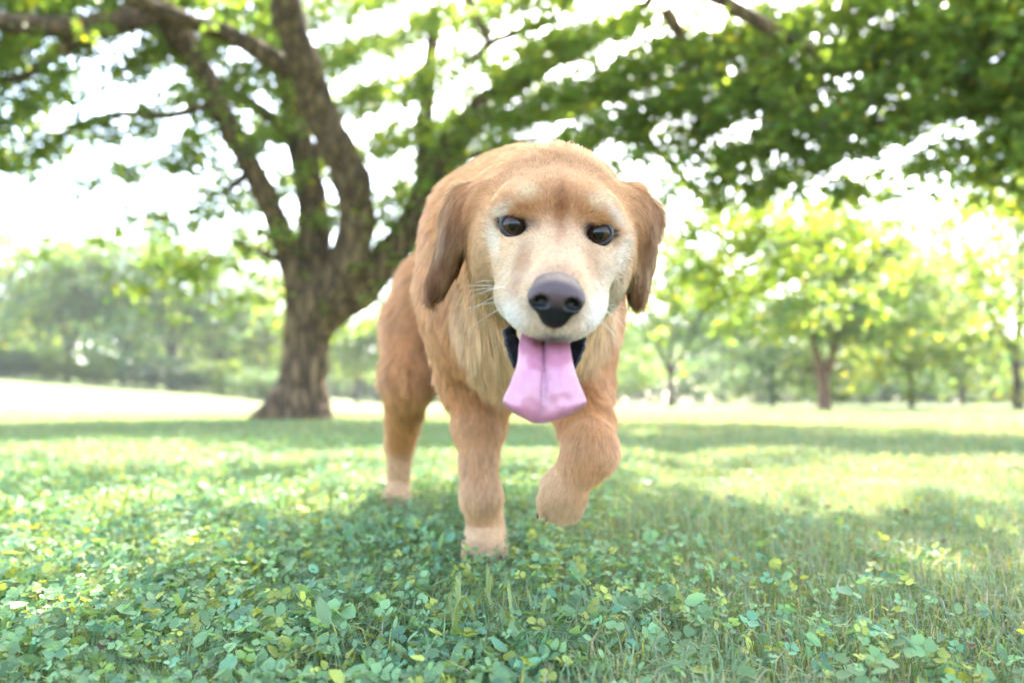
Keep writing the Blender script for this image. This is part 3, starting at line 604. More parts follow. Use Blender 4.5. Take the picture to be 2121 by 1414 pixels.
def dog_prims():
    q = []
    back = BB - np.array([0, 0, .35]); down = np.array([0, 0, -1.0]) + .25 * BB
    # trunk
    q += [bell(0, .13, .445, .112, .235, .150, k=.05, comb=back, col=GOLD, ln=.026),
          bell(0, .05, .530, .062, .15, .072, k=.06, comb=BB, col=GOLD, ln=.026),
          bell(0, .36, .465, .098, .20, .115, k=.05, comb=back, col=GOLD, ln=.028),
          bell(0, .30, .545, .060, .24, .045, k=.06, comb=BB, col=GOLD, ln=.022),
          bell(0, .53, .470, .108, .125, .118, k=.05, comb=back, col=GOLD, ln=.028),
          bell(0, .16, .335, .075, .17, .055, k=.05, comb=down, col=LIGHT, ln=.040),
          bell(0, -.03, .385, .088, .085, .105, k=.05, comb=down, col=LIGHT, ln=.044)]
    for s in (-1, 1):
        q += [bell(s * .082, .02, .430, .046, .085, .125, tip=.3, k=.05, comb=down, col=GOLD, ln=.024),
              bell(s * .083, .52, .395, .047, .100, .135, tip=-.25, k=.05, comb=down, col=GOLD, ln=.028)]
    # neck
    q += [cap(H(0, -.105, -.005), B(0, .04, .475), .066, .112, k=.06, comb=B(0, .04, .44) - H(0, -.1, 0), col=GOLD, ln=.026),
          cap(H(0, -.075, -.045), B(0, -.03, .36), .048, .085, k=.06, comb=(0, .35, -1), col=LIGHT, ln=.042)]
    # hind leg that shows (image left): thigh, shank, hock, metatarsus, paw
    hp = G(820, 1046); hock = P(828, 915, 1.60); knee = B(-.108, .435, .290)
    q += [cap(B(-.088, .50, .40), knee, .066, .047, k=.04, comb=down, col=GOLD, ln=.026),
          cap(knee, hock, .046, .026, k=.03, comb=(0, .5, -1), col=GOLD, ln=.018),
          cap(hock, hp + [0, .03, .050], .0285, .0245, k=.02, comb=(0, 0, -1), col=LIGHT, ln=.011),
          ell(hp + [0, .005, .022], (.031, .046, .022), k=.02, comb=(0, -.6, -.8), col=PALE, ln=.010)]
    for i in range(4):
        q.append(ell(hp + [(-1.5 + i) * .0135, -.030 + .006 * abs(i - 1.5), .014], (.0085, .016, .013), k=.006, comb=(0, -.6, -.8), col=PALE, ln=.008))
    # hind leg behind the standing foreleg
    h2 = G(1000, 1092); hock2 = P(1004, 950, 1.42); knee2 = B(.062, .40, .285)
    q += [cap(B(.075, .50, .40), knee2, .072, .050, k=.04, comb=down, col=GOLD, ln=.024),
          cap(knee2, hock2, .044, .023, k=.03, comb=(0, .5, -1), col=GOLD, ln=.016),
          cap(hock2, h2 + [0, .05, .055], .0225, .020, k=.02, comb=(0, 0, -1), col=LIGHT, ln=.010),
          ell(h2 + [0, .005, .022], (.027, .044, .020), k=.02, comb=(0, -.6, -.8), col=PALE, ln=.009)]
    # standing foreleg
    fp = G(1005, 1158)
    q += [cap(B(-.085, .0, .40), P(975, 775, 1.05), .054, .041, k=.04, comb=down, col=GOLD, ln=.024),
          cap(P(975, 775, 1.05), P(986, 880, 1.03), .040, .0285, k=.03, comb=(0, .1, -1), col=GOLD, ln=.015),
          cap(P(986, 880, 1.03), P(996, 1020, 1.01), .0282, .0245, k=.02, comb=(0, .1, -1), col=GOLD * .5 + LIGHT * .5, ln=.013),
          cap(P(996, 1020, 1.01), fp + [0, .015, .05], .0245, .0260, k=.02, comb=(0, 0, -1), col=LIGHT, ln=.010),
          ell(fp + [0, -.004, .025], (.033, .043, .024), k=.02, comb=(0, -.6, -.8), col=PALE, ln=.009)]
    for i in range(4):
        q.append(ell(fp + [(-1.5 + i) * .0160, -.034 + .007 * abs(i - 1.5), .016], (.0098, .019, .0155), k=.003, comb=(0, -.6, -.8), col=PALE, ln=.005))
    # lifted foreleg: upper arm, forearm, bent wrist, hanging paw
    el = P(1196, 800, .97); wr = P(1222, 925, .845); pw = P(1180, 1000, .855); tp = P(1160, 1040, .872)
    q += [cap(B(.085, -.01, .41), el, .054, .039, k=.04, comb=down, col=GOLD, ln=.022),
          cap(el, P(1212, 868, .895), .038, .0295, k=.03, comb=(.1, -.3, -1), col=GOLD, ln=.016),
          cap(P(1212, 868, .895), wr, .0290, .0285, k=.02, comb=(.1, -.3, -1), col=GOLD, ln=.013),
          cap(wr, pw, .0275, .0230, k=.02, comb=pw - wr, col=GOLD * .4 + LIGHT * .6, ln=.011),
          ell(pw * .35 + tp * .65, (.0275, .034, .022), [HX, nrm(tp - pw), np.cross(HX, nrm(tp - pw))], k=.018, comb=tp - pw, col=LIGHT * .6 + PALE * .4, ln=.011)]
    dd = nrm(tp - pw)
    for i in range(4):
        q.append(ell(tp + HX * (-1.5 + i) * .0132 + dd * (.010 - .006 * abs(i - 1.5)), (.0086, .020, .0125), [HX, dd, np.cross(HX, dd)], k=.003, comb=dd, col=PALE, ln=.006))
    # tail, hanging behind the rump
    t0, t1, t2, t3 = B(0, .62, .50), B(.02, .70, .45), B(.06, .78, .40), B(.10, .86, .37)
    q += [cap(t0, t1, .035, .026, k=.03, col=GOLD, ln=.04), cap(t1, t2, .026, .020, k=.02, col=GOLD, ln=.06), cap(t2, t3, .020, .010, k=.02, col=LIGHT, ln=.06)]
    # head
    up_b = nrm(HU * .35 - HF); hb = -HF
    q += [hell(0, -.072, -.004, .070, .072, .052, k=.02, comb=-HF + .2 * HU, col=GOLD, ln=.0105),
          hell(0, -.036, .006, .051, .050, .034, rot=-.35, k=.02, comb=-HF + .3 * HU, col=GOLD, ln=.007),
          hell(0, -.112, -.018, .055, .045, .045, k=.03, comb=-HF, col=GOLD, ln=.014)]
    for s in (-1, 1):
        q += [hell(s * .034, -.016, .0175, .020, .022, .0125, k=.016, comb=HU * .6 - HF + s * .6 * HX, col=GOLD, ln=.006),
              hell(s * .048, -.054, -.030, .0275, .048, .036, k=.025, comb=-HF + s * .35 * HX - .3 * HU, col=GOLD * .55 + LIGHT * .45, ln=.010),
              hell(s * .050, -.085, -.055, .022, .040, .034, k=.03, comb=-HF - .6 * HU, col=LIGHT, ln=.020),
              hell(s * .030, .000, -.030, .023, .028, .021, k=.02, comb=-HF + s * .5 * HX, col=LIGHT, ln=.006),
              hell(s * .0185, .066, -.048, .0195, .040, .0165, rot=.10, k=.014, comb=-HF + s * .3 * HX - .5 * HU, col=CREAM, ln=.006),
              hell(s * .026, .030, -.050, .021, .040, .020, rot=.05, k=.016, comb=-HF + s * .3 * HX - .4 * HU, col=CREAM * .6 + LIGHT * .4, ln=.007)]
    q += [hcap((0, .002, -.022), (0, .086, -.026), .0285, .0205, k=.02, comb=-HF, col=LIGHT, ln=.0045),
          hcap((0, .03, -.035), (0, .094, -.040), .032, .0195, k=.016, comb=-HF, col=CREAM, ln=.005),
          hell(0, .103, -.052, .021, .012, .011, k=.010, comb=-HU, col=CREAM * .9, ln=.004),
          # lower jaw
          hcap((0, -.03, -.078), (0, .055, -.100), .030, .0150, k=.02, comb=-HF - .4 * HU, col=LIGHT, ln=.012)]
    q.append(hcap((0, .116, -.046), (0, .108, -.068), .0012, .0016, k=.004, sub=True, col=CREAM, ln=.004))
    # eye sockets, mouth gap
    for s in (-1, 1):
        c = EYE_AT(s); g_ = nrm(np.array([0, 0, CAM_H]) - c); gx = nrm(HX - (HX @ g_) * g_); gu = np.cross(gx, g_); gu = gu if gu @ HU > 0 else -gu
        q.append(ell(c + g_ * .010, (.0120, .0096, .0135), [gx, gu, g_], k=.005, sub=True, comb=-HF, col=LIGHT, ln=.004))
    # ears: fold at the root, flap, tip
    for s, r0, m0, t0_, ax in ((-1, P(962, 436, .695), P(938, 508, .700), P(907, 580, .695), (-.10, 1, 0)), (1, P(1307, 438, .695), P(1324, 508, .700), P(1323, 582, .695), (.04, 1, 0))):
        for c0, c1, ra, rw, rt, ln, co in ((r0, m0, .027, .029, .0165, .015, RUST), (m0 * .6 + r0 * .4, m0, .030, .034, .0095, .014, BROWN * .6 + RUST * .4), (m0, t0_, .038, .031, .0078, .013, BROWN), (t0_, t0_ + (t0_ - m0) * .3, .021, .019, .0060, .014, BROWN)):
            d = nrm(c1 - c0); w = np.array(ax, float); w = nrm(w - (w @ d) * d); th = np.cross(d, w)
            q.append(ell(c0, (ra, rw, rt), [d, w, th], k=.016, comb=d, col=co, ln=ln)); q[-1].ear = 1
        q.append(ell(r0 * .45 + m0 * .55 + s * np.array([-.017, 0, 0]) + np.array([0, -.012, .004]), (.009, .012, .022), k=.010, comb=(0, 0, -1), col=BROWN * .7 + RUST * .3, ln=.010))
        q.append(hell(s * .066, -.085, .004, .016, .028, .020, k=.02, comb=s * HX - .8 * HU, col=GOLD, ln=.011))
    # the little tuft that stands away from the far ear
    q.append(ell(P(1333, 450, .69), (.009, .014, .010), k=.012, comb=(.9, 0, -.5), col=RUST, ln=.018))
    return q

def EYE_AT(s): return H(s * .0376, -.0058, -.001)
def head_paint(Lp, n, col, ln, dens):
    """coat markings in head space"""
    x, y, z = Lp.T; ax = np.abs(x)
    def blob(cx, cy, cz, rx, ry, rz): return np.exp(-(((ax - cx) / rx) ** 2 + ((y - cy) / ry) ** 2 + ((z - cz) / rz) ** 2))
    def put(w, c):
        nonlocal col
        w = np.clip(w, 0, 1)[:, None]; col = col * (1 - w) + np.asarray(c) * w
    on = (np.abs(x) < .11) & (y > -.13) & (z > -.13)
    u, v, _d = PR(EYE_C + Lp @ HAX); fr = on * sstep(-.085, -.065, y) * sstep(-.2, .1, n @ HF + .4 * (n @ HU))
    def mark(cu, cv, ru, rv, w, c, rot=0.0):
        a = math.radians(rot); du, dv = u - cu, v - cv; p_ = du * math.cos(a) + dv * math.sin(a); q_ = -du * math.sin(a) + dv * math.cos(a)
        put(w * np.exp(-((p_ / ru) ** 2 + (q_ / rv) ** 2) ** 1.4) * fr, c)
    RS = np.array([0.305, 0.107, 0.041]); PK = np.array([0.573, 0.329, 0.207])
    put(.40 * sstep(.0, -.03, z) * fr, LIGHT)
    mark(1150, 375, 200, 85, .85, [.47, .215, .092]); mark(1150, 350, 150, 30, .4, [.56, .30, .16])
    mark(1165, 545, 48, 85, .75, PK)                         # bridge
    mark(1160, 435, 15, 62, .85, RS)                         # line down the forehead
    mark(1092, 402, 26, 22, .90, [0.659, 0.439, 0.238]); mark(1240, 420, 24, 20, .85, [0.659, 0.439, 0.256])        # dots over the eyes
    mark(1044, 438, 26, 12, .80, [0.756, 0.610, 0.464], -35); mark(1272, 450, 12, 28, .75, [0.756, 0.610, 0.488], -30)   # pale lids
    mark(1026, 500, 13, 44, .95, [0.732, 0.573, 0.415], -12); mark(1285, 520, 15, 40, .9, [0.732, 0.586, 0.464], 12)     # pale streaks down the cheeks
    mark(1050, 600, 40, 50, .7, [0.634, 0.451, 0.293]); mark(1262, 590, 36, 60, .8, [0.683, 0.525, 0.403])
    mark(1083, 545, 18, 54, .62, RS, 14); mark(1066, 610, 14, 34, .45, RS * 1.2, 18); mark(1224, 545, 16, 52, .50, RS * 1.1, -10)    # rust streaks
    mark(1000, 575, 26, 60, .6, [0.488, 0.262, 0.116], 10)
    mark(1060, 660, 34, 42, .95, [0.732, 0.634, 0.549]); mark(1240, 655, 32, 46, .95, [0.756, 0.659, 0.586]); mark(1110, 575, 40, 16, .5, [0.634, 0.439, 0.329]); mark(1150, 700, 110, 16, .8, [0.683, 0.586, 0.512])
    mark(1146, 698, 46, 13, .9, [0.073, 0.067, 0.071])            # dark hair under the nose
    mark(1104, 466, 16, 12, .65, [0.091, 0.055, 0.049]); mark(1213, 470, 14, 12, .65, [0.091, 0.055, 0.049])
    e = np.full(len(u), 9.0)
    for sg in (-1, 1):
        u0, v0, d0_ = PR(EYE_AT(sg)); a = _rl + sg * math.radians(6); du, dv = (u - u0), (v - v0)
        p_ = du * math.cos(a) + dv * math.sin(a); q_ = -du * math.sin(a) + dv * math.cos(a)
        e = np.minimum(e, np.hypot(p_ / 1.38, q_) * .60 / FPX + 9 * (fr < .02))
    put(.95 * sstep(.0116, .0088, e) * on, [.028, .020, .026])
    dens = dens * np.where(on, sstep(.0074, .0086, e), 1)
    nd = np.sqrt((x / 1.35) ** 2 + (y - .116) ** 2 + ((z + .031)) ** 2)
    dens = dens * np.where(on, sstep(.0145, .017, nd), 1)
    return col, ln, dens

def build_dog():
    q = dog_prims()
    fx = (-.10, .17); fy = (.44, .78); fz = (.20, .52)
    xs = axis_grid(-.36, .26, fx, .0024, .0055); ys = axis_grid(.44, 1.90, fy, .0024, .0055); zs = axis_grid(-.012, .68, fz, .0026, .0055)
    D = field(q, xs, ys, zs)
    V, F = surface_nets(D, xs, ys, zs); del D
    V = smooth_verts(V, F, 3, .5); N = vnormals(V, F)
    # per-vertex attributes from the nearest masses
    W = np.zeros(len(V)); comb = np.zeros((len(V), 3)); col = np.zeros((len(V), 3)); ln = np.zeros(len(V)); ear = np.zeros(len(V))
    for p in q:
        if p.sub: continue
        d = dist(p, V); ear = np.maximum(ear, np.exp(-np.clip(d, 0, 1) / .004)) if getattr(p, 'ear', 0) else ear; w = np.exp(-np.clip(d, -.002, .2) / .0055) + 1e-12
        W += w; comb += w[:, None] * p.comb; col += w[:, None] * p.col; ln += w * p.ln
    comb = nrm(comb); col /= W[:, None]; ln /= W
    Lp = HL(V)
    dens = np.ones(len(V))
    # broad variation of the coat: paler belly and backs of the legs, darker saddle
    col = col * (1 + .10 * fnoise(V, .09, 3, 2))[:, None]
    bel = sstep(.36, .26, V[:, 2]) * sstep(1.02, 1.12, V[:, 1]) * sstep(.18, .26, V[:, 2]) * sstep(.085, .05, np.abs((V - B0) @ BL))
    col = col * (1 - .6 * bel[:, None]) + np.array([.54, .42, .30]) * .6 * bel[:, None]
    col, ln, dens = head_paint(Lp, N, col, ln, dens)
    ve = PR(V)[1]; we = np.clip(ear * sstep(400, 470, ve) * 1.2, 0, 1)[:, None]; be = BROWN * (.85 + .35 * fnoise(V, .03, 91, 2))[:, None]
    col = col * (1 - we) + be * we
    leg = sstep(.40, .34, V[:, 2]) * sstep(.07, .12, V[:, 2]) * (V[:, 1] > .78); fe = leg * sstep(.15, .8, N[:, 1])
    ln = ln * (1 + 1.3 * fe); col = col * (1 - .5 * fe[:, None]) + np.array([.74, .56, .36]) * .5 * fe[:, None]
    comb = nrm(comb + np.array([0, .8, -.3]) * fe[:, None])
    root = empty('dog', (B0[0], B0[1], 0), label='golden dog walking towards the viewer, tongue out, one forepaw lifted', category='dog')
    skin = mat_skin('dog_skin', rough=.8, bump=.0)
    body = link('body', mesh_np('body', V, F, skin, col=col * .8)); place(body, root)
    # fur strands
    rng = np.random.default_rng(7)
    T = np.concatenate([F[:, [0, 1, 2]], F[:, [0, 2, 3]]])
    ar = .5 * np.linalg.norm(np.cross(V[T[:, 1]] - V[T[:, 0]], V[T[:, 2]] - V[T[:, 0]]), axis=1)
    lt = ln[T].mean(1); near = np.clip((1.35 - V[T[:, 0], 1]) / .6, .25, 1)
    wgt = ar * dens[T].mean(1) * np.clip(.012 / lt, .30, 2.6) * near
    NS = 380000
    tri = rng.choice(len(T), NS, p=wgt / wgt.sum())
    r1, r2 = rng.random(NS), rng.random(NS); m = r1 + r2 > 1; r1[m], r2[m] = 1 - r1[m], 1 - r2[m]
    b = np.stack([1 - r1 - r2, r1, r2], -1)[..., None]; ti = T[tri]
    g = lambda A: (A[ti] * (b if A.ndim == 2 else b[..., 0])).sum(1)
    p = g(V); n = nrm(g(N)); c = nrm(g(comb)); L = g(ln); C = g(col)
    c = c - (c * n).sum(1)[:, None] * n; c = nrm(c)
    sd = np.cross(n, c)
    sw = fnoise(p, .035, 11, 2) * .45; sw2 = fnoise(p, .05, 12, 2)
    c = nrm(c + sd * (sw + rng.normal(0, .13, NS))[:, None])
    # clump centres pull the tips together
    nc = NS // 16; ci = rng.choice(NS, nc, replace=False)
    kd = kdtree.KDTree(nc)
    for k, i in enumerate(ci): kd.insert(p[i], k)
    kd.balance()
    cl = np.array([ci[kd.find(pp)[1]] for pp in p])
    hd = HL(p); onhead = (hd[:, 1] > -.09) & (p[:, 1] < .70)
    L = L * np.where(onhead, 1.0, 1.2) * rng.uniform(.62, 1.22, NS) * (1 + .18 * fnoise(p, .06, 21, 2))
    lift = np.where(onhead, .40, .50) + .12 * sw2
    onear = (np.abs(hd[:, 0]) > .070) & onhead
    lift = np.where(~onhead & (L < .019), lift * .72, lift)
    lift = np.where(onear, .30 + .18 * sw2, lift)
    d0 = nrm(n * lift[:, None] + c)
    K = 5; tt = np.linspace(0, 1, K)
    grav = np.array([0, 0, -1.0])
    S = np.zeros((NS, K, 3))
    for k, t in enumerate(tt):
        S[:, k] = p + d0 * (L * t)[:, None] + (grav * .22 - n * .10) * ((L * t * t))[:, None]
    tipc = S[cl, -1] - p[cl] + p[cl]
    pull = np.clip(.34 + .22 * sw2, .1, .65) * np.where(onhead, .45, 1.0) * np.clip((L - .008) / .018, .25, 1)
    for k, t in enumerate(tt):
        tgt = S[cl, k]
        S[:, k] += (tgt - S[:, k]) * (pull * t ** 1.3)[:, None] * (np.linalg.norm(p[cl] - p, axis=1) < .02)[:, None]
    wid = np.where(onhead, .00019, .00027)[:, None] * np.array([1, .95, .8, .55, .15])[None]
    wid = wid * rng.uniform(.75, 1.25, (NS, 1))
    C = C * np.where(onhead[:, None], rng.uniform(.88, 1.12, (NS, 1)), rng.uniform(.78, 1.2, (NS, 1))); C = C * (1 + rng.normal(0, .03, (NS, 3)))
    cb = (1 + np.where(onhead, .06, np.clip((L - .010) / .015, .3, 1) * .16) * rng.normal(size=NS))[cl]; C = np.clip(C * cb[:, None], .01, .93)
    hc = bpy.data.hair_curves.new('fur'); hc.add_curves([K] * NS)
    hc.attributes['position'].data.foreach_set('vector', S.astype(np.float32).ravel())
    ra = hc.attributes.get('radius') or hc.attributes.new('radius', 'FLOAT', 'POINT')
    ra.data.foreach_set('value', wid.astype(np.float32).ravel())
    ca = hc.attributes.new('tint', 'FLOAT_COLOR', 'CURVE'); c4 = np.ones((NS, 4), np.float32); c4[:, :3] = C; ca.data.foreach_set('color', c4.ravel())
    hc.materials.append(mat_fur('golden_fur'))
    fur = link('fur', hc, kind='stuff'); place(fur, root)
    build_face(root)
    return root

def head_sdf(name, prims, step, mat, root, colf, smooth=2):
    lo = np.min([p.lo for p in prims if not p.sub], axis=0) - .006; hi = np.max([p.hi for p in prims if not p.sub], axis=0) + .006
    ax = [np.arange(lo[i], hi[i] + step, step) for i in range(3)]
    D = field(prims, *ax); V, F = surface_nets(D, *ax); V = smooth_verts(V, F, smooth, .5)
    o = link(name, mesh_np(name, V, F, mat, col=colf(HL(V), V))); place(o, root)
    return o

def build_face(root):
    # --- nose
    nm = mat_skin('nose_leather', rough=.42, nscale=800, bump=.0006, spec=.35, vor=True)
    q = [hell(0, .106, -.0245, .0185, .016, .0120, rot=.25, k=.006), hell(0, .115, -.0275, .0195, .0100, .0125, rot=.2, k=.006)]
    for s in (-1, 1): q.append(hell(s * .0122, .1165, -.0300, .0088, .0090, .0092, k=.005))
    q += [hell(0, .1175, -.0405, .0115, .0065, .0105, k=.006)]
    for s in (-1, 1):
        q += [hell(s * .0112, .1270, -.0300, .0060, .0085, .0050, k=.003, sub=True), hell(s * .0185, .1205, -.0330, .0054, .0055, .0022, k=.002, sub=True)]
    q += [hcap((0, .1270, -.0320), (0, .1260, -.052), .0010, .0010, k=.0015, sub=True)]
    def nc(l, V):
        x, y, z = l.T; t = sstep(-.036, -.027, z)[:, None]
        c = np.array([.005, .004, .005]) * (1 - t) + np.array([.068, .038, .040]) * t
        for s in (-1, 1):
            d = np.sqrt((x - s * .0112) ** 2 + ((z + .0300) * 1.2) ** 2); w = (sstep(.0070, .0050, d) * sstep(.1245, .1215, y))[:, None]; c = c * (1 - w) + np.array([.006, .004, .004]) * w
        return c
    head_sdf('nose', q, .0009, nm, root, nc, 2)
    # --- eyes: ball with brown iris, dark lids around an almond opening
    em, t, N = mat_new('eye'); L = t.links.new
    a = N('ShaderNodeAttribute', attribute_name='tint'); b = N('ShaderNodeBsdfPrincipled', Roughness=.03); b.inputs['Specular IOR Level'].default_value = .28
    o = N('ShaderNodeOutputMaterial'); L(a.outputs['Color'], b.inputs['Base Color']); L(b.outputs[0], o.inputs[0])
    lm = mat_skin('eyelid_skin', rough=.6, nscale=1200, bump=.0002, spec=.4)
    for s in (-1, 1):
        c = EYE_AT(s); R = .0133
        gz = nrm(np.array([0, 0, CAM_H]) - c); gx = nrm(np.array([1, 0, 0]) - gz[0] * gz); gy = np.cross(gz, gx); gy = gy if gy[2] > 0 else -gy
        nu, nv = 48, 40
        th = np.linspace(0, math.pi, nv)[:, None]; ph = np.linspace(0, 2 * math.pi, nu, endpoint=False)[None]
        dirs = np.sin(th)[..., None] * (np.cos(ph)[..., None] * gx + np.sin(ph)[..., None] * gy) + np.cos(th)[..., None] * gz * np.ones_like(ph)[..., None]
        V = (c + R * dirs).reshape(-1, 3); an = np.repeat(th, nu, 1).ravel()
        i = np.arange(nv - 1)[:, None] * nu; j = np.arange(nu)[None]; j2 = (j + 1) % nu
        F = np.stack([i + j, i + j2, i + nu + j2, i + nu + j], -1).reshape(-1, 4)
        pu = sstep(.44, .36, an)[:, None]; ir = sstep(.92, .80, an)[:, None]
        rad = (.5 + .5 * np.cos(np.repeat(ph, nv, 0).ravel() * 17))[:, None]
        colr = np.array([.030, .022, .022]) * (1 - ir) + (np.array([.030, .014, .007]) + rad * np.array([.016, .007, .003])) * ir
        colr = colr * (1 - pu) + np.array([.004, .003, .003]) * pu
        eye = link('eye', mesh_np('eye', V, F, em, col=colr)); place(eye, root)
        # lids: spherical shell outside an almond opening, rolled edge
        lx = nrm(HX - (HX @ gz) * gz); ly = np.cross(gz, lx); ly = ly if ly @ HU > 0 else -ly
        na, nr = 64, 12; phi = np.linspace(0, 2 * math.pi, na, endpoint=False)
        A = math.radians(50); Bu, Bd = math.radians(42), math.radians(38)
        ex = A * np.cos(phi); sy = np.sin(phi); ey = np.where(sy > 0, Bu, Bd) * np.sign(sy) * np.abs(sy) ** 1.35
        ey = ey + math.radians(3) * np.cos(phi) * s          # outer corner a little lower / higher
        rows = []; cols = []
        for r in range(nr):
            f = r / (nr - 1); out = np.where(sy > 0, math.radians(66), math.radians(56))
            px = ex * (1 - f) + out * np.cos(phi) * f; py = ey * (1 - f) + out * np.sin(phi) * f
            a_ = np.hypot(px, py); dx = np.where(a_ > 1e-6, px / np.maximum(a_, 1e-6), 0); dy = np.where(a_ > 1e-6, py / np.maximum(a_, 1e-6), 0)
            di = np.sin(a_)[:, None] * (dx[:, None] * lx + dy[:, None] * ly) + np.cos(a_)[:, None] * gz
            rad_ = R + (.0001 if r == 0 else .0006 + .0009 * math.sin(min(1, f * 4) * math.pi * .5))
            rows.append(c + di * rad_)
            ff = sstep(.35, .8, f); cols.append(np.tile(np.array([.018, .014, .020]) * (1 - ff) + np.array([.030, .022, .026]) * ff, (na, 1)))
        V = np.concatenate(rows); i = np.arange(nr - 1)[:, None] * na; j = np.arange(na)[None]; j2 = (j + 1) % na
        F = np.stack([i + j, i + j2, i + na + j2, i + na + j], -1).reshape(-1, 4)
        ld = link('eyelid', mesh_np('eyelid', V, F, lm, col=np.concatenate(cols))); ld.parent = eye; ld.matrix_parent_inverse = eye.matrix_parent_inverse.copy(); ld.matrix_parent_inverse = Matrix.Identity(4)
    # --- tongue
    rows = [((1082, 684), (1104, 684), (1128, 684), (1151, 684), (1173, 684), .565),
            ((1075, 712), (1100, 712), (1127, 713), (1154, 712), (1180, 712), .538),
            ((1072, 748), (1099, 750), (1127, 752), (1157, 750), (1186, 748), .515),
            ((1060, 786), (1092, 789), (1127, 792), (1162, 789), (1197, 785), .505),
            ((1044, 822), (1084, 832), (1125, 838), (1168, 832), (1211, 820), .502),
            ((1042, 834), (1077, 850), (1120, 861), (1170, 851), (1215, 834), .5025),
            ((1050, 846), (1080, 865), (1116, 878), (1164, 866), (1207, 846), .507)]
    zoff = np.array([.0045, -.0015, .0032, -.0015, .0045])
    cp = np.array([[P(u, v, r[5] + zoff[i]) for i, (u, v) in enumerate(r[:5])] for r in rows])
    def cr1(a, m, axis):
        a = np.moveaxis(a, axis, 0); tt = np.linspace(0, len(a) - 1, m); i = np.clip(tt.astype(int), 0, len(a) - 2); f = (tt - i)[:, None, None]
        g = lambda j: a[np.clip(j, 0, len(a) - 1)]
        o = .5 * (2 * g(i) + (-g(i - 1) + g(i + 1)) * f + (2 * g(i - 1) - 5 * g(i) + 4 * g(i + 1) - g(i + 2)) * f ** 2 + (-g(i - 1) + 3 * g(i) - 3 * g(i + 1) + g(i + 2)) * f ** 3)
        return np.moveaxis(o, 0, axis)
    nu, nv = 41, 56
    top = cr1(cr1(cp, nv, 0), nu, 1)
    nn = nrm(np.cross(np.gradient(top, axis=0), np.gradient(top, axis=1))); nn *= np.sign((nn * np.array([0, -1, .2])).sum(-1, keepdims=True)); nn = nrm(.35 * nn + .65 * np.array([0, -1, .1]))
    uu = np.linspace(-1, 1, nu)[None, :]; vv = np.linspace(0, 1, nv)[:, None]
    top = top - nn * (.0022 * np.exp(-(uu / .07) ** 2) * np.clip(1.25 - vv, 0, 1))[..., None]
    top = top + nn * (.0006 * fnoise((top.reshape(-1, 3)), .012, 5, 2).reshape(nv, nu))[..., None]
    thick = .0055 * np.sqrt(np.clip(1 - np.abs(uu) ** 6, .04, 1)) * np.sqrt(np.clip(1 - vv ** 14, .06, 1))
    bot = top - nn * thick[..., None]
    V = np.concatenate([top.reshape(-1, 3), bot.reshape(-1, 3)]); off = nu * nv
    i = np.arange(nv - 1)[:, None] * nu; j = np.arange(nu - 1)[None]
    ft = np.stack([i + j, i + j + 1, i + nu + j + 1, i + nu + j], -1).reshape(-1, 4); fb = ft[:, ::-1] + off
    ring = np.concatenate([np.arange(nu), (np.arange(1, nv) * nu + nu - 1), ((nv - 1) * nu + np.arange(nu - 2, -1, -1)), (np.arange(nv - 2, 0, -1) * nu)])
    r2 = np.roll(ring, -1); fs = np.stack([ring, ring + off, r2 + off, r2], -1)
    tc = np.zeros((nv, nu, 3)) + np.array([.43, .155, .215])
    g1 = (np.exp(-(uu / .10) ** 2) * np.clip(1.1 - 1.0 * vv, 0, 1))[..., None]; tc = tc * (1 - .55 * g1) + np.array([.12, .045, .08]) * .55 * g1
    ed = (sstep(.78, 1.0, np.abs(uu)) + sstep(.9, 1.0, vv) * .7)[..., None].clip(0, 1); tc = tc * (1 - .5 * ed) + np.array([.52, .25, .31]) * .5 * ed
    tc = tc * (1 + .10 * fnoise(top.reshape(-1, 3), .010, 15, 3).reshape(nv, nu, 1) * np.array([.6, 1.1, 1.0]))
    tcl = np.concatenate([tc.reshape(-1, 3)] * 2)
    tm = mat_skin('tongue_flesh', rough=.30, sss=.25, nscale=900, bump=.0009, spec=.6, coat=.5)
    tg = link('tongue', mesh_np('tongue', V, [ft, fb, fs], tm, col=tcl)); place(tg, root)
    # --- black lips at the corners of the mouth, scalloped edges
    lpm = mat_skin('lip_skin', rough=.5, nscale=500, bump=.0006, spec=.25)
    for pts in ([P(1046, 688, .566), P(1052, 712, .557), P(1060, 736, .552), P(1068, 758, .548)], [P(1210, 702, .562), P(1204, 722, .556), P(1196, 742, .550), P(1187, 760, .547)]):
        q = []; pts = np.array(pts); sgn = 1 if pts[0][0] < .03 else -1
        for a_, b_ in zip(pts[:-1], pts[1:]):
            q.append(cap(a_, b_, .0024, .0022, k=.003)); q.append(cap(a_ + [sgn * .005, .004, .002], b_ + [sgn * .004, .004, 0], .0045, .0030, k=.004))
        for f in np.linspace(.25, 1, 7):
            i = min(2, int(f * 3)); pp = pts[i] + (pts[i + 1] - pts[i]) * (f * 3 - i)
            q.append(ell(pp + np.array([-sgn * .0012, -.0018, 0]), (.0015, .0017, .0014), k=.0016))
        head_sdf('lip', q, .0009, lpm, root, lambda l, V: np.tile(np.array([.005, .004, .005]), (len(V), 1)), 1)
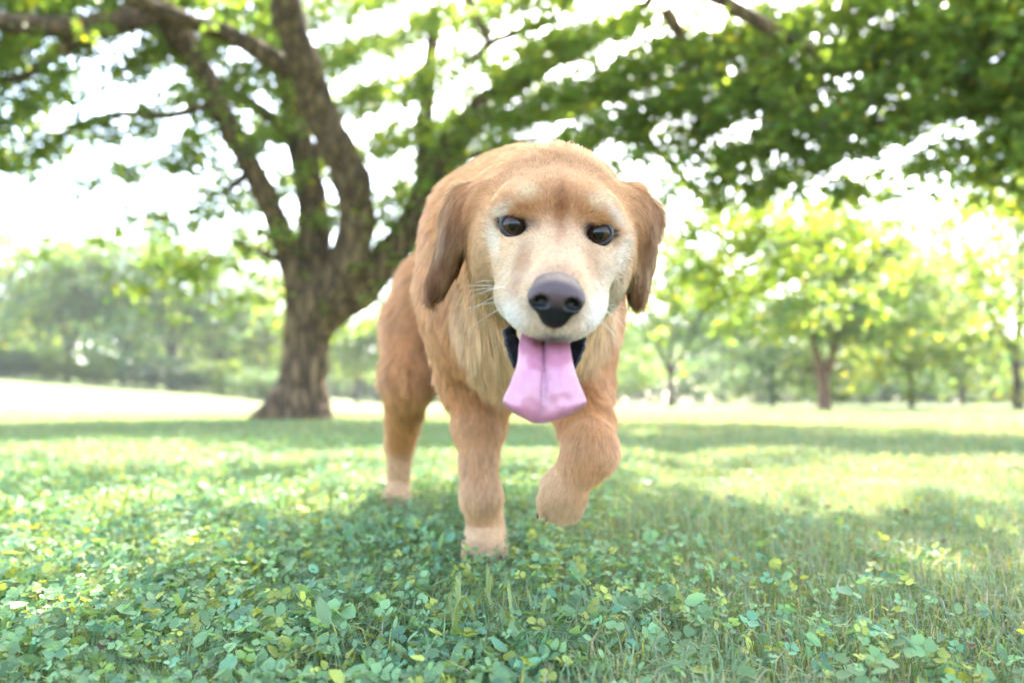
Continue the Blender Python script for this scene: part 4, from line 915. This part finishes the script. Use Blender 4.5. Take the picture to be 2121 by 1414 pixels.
    # --- claws of the planted and the lifted forepaw
    cm_ = mat_skin('claw_horn', rough=.35, bump=0, spec=.5)
    fp = G(1005, 1158); pw = P(1180, 1000, .855); tp = P(1160, 1040, .872); dd = nrm(tp - pw)
    tips = [(fp + [(-1.5 + i) * .0160, -.052 + .007 * abs(i - 1.5), .014], np.array([0, -.8, -.6])) for i in range(4)] + [(tp + HX * (-1.5 + i) * .0132 + dd * (.029 - .006 * abs(i - 1.5)), dd + np.array([0, -.3, 0])) for i in range(4)]
    for c_, d_ in tips:
        d_ = nrm(d_); v_, f_ = tube([c_ - d_ * .004, c_ + d_ * .003, c_ + d_ * .008 + [0, 0, -.002]], [.0028, .0024, .0006], 8)
        o_ = link('claw', mesh_np('claw', v_, f_, cm_, col=np.tile(np.array([.035, .024, .020]), (len(v_), 1)))); place(o_, root)
    # --- whiskers
    rng = np.random.default_rng(4); pts = []
    for s in (-1, 1):
        for k in range(9):
            p0 = H(s * rng.uniform(.026, .036), rng.uniform(.035, .080), rng.uniform(-.058, -.038)); d = nrm(s * HX * 1.0 - HF * rng.uniform(.0, .9) + HU * rng.uniform(-.8, .1))
            l = rng.uniform(.025, .05); pts.append([p0 + d * l * t - HU * .25 * l * t * t - HF * .2 * l * t * t for t in (0, .25, .5, .75, 1)])
    pts = np.array(pts)
    hc = bpy.data.hair_curves.new('whiskers'); hc.add_curves([5] * len(pts)); hc.attributes['position'].data.foreach_set('vector', pts.astype(np.float32).ravel())
    ra = hc.attributes.get('radius') or hc.attributes.new('radius', 'FLOAT', 'POINT'); ra.data.foreach_set('value', np.tile(np.array([.00016, .00014, .00011, .00008, .00003], np.float32), len(pts)))
    wm, t, N = mat_new('whisker'); b = N('ShaderNodeBsdfPrincipled', Roughness=.4); b.inputs['Base Color'].default_value = (.8, .76, .7, 1); o = N('ShaderNodeOutputMaterial'); t.links.new(b.outputs[0], o.inputs[0])
    hc.materials.append(wm); w = link('whiskers', hc, kind='stuff'); place(w, root)

DOG = build_dog()
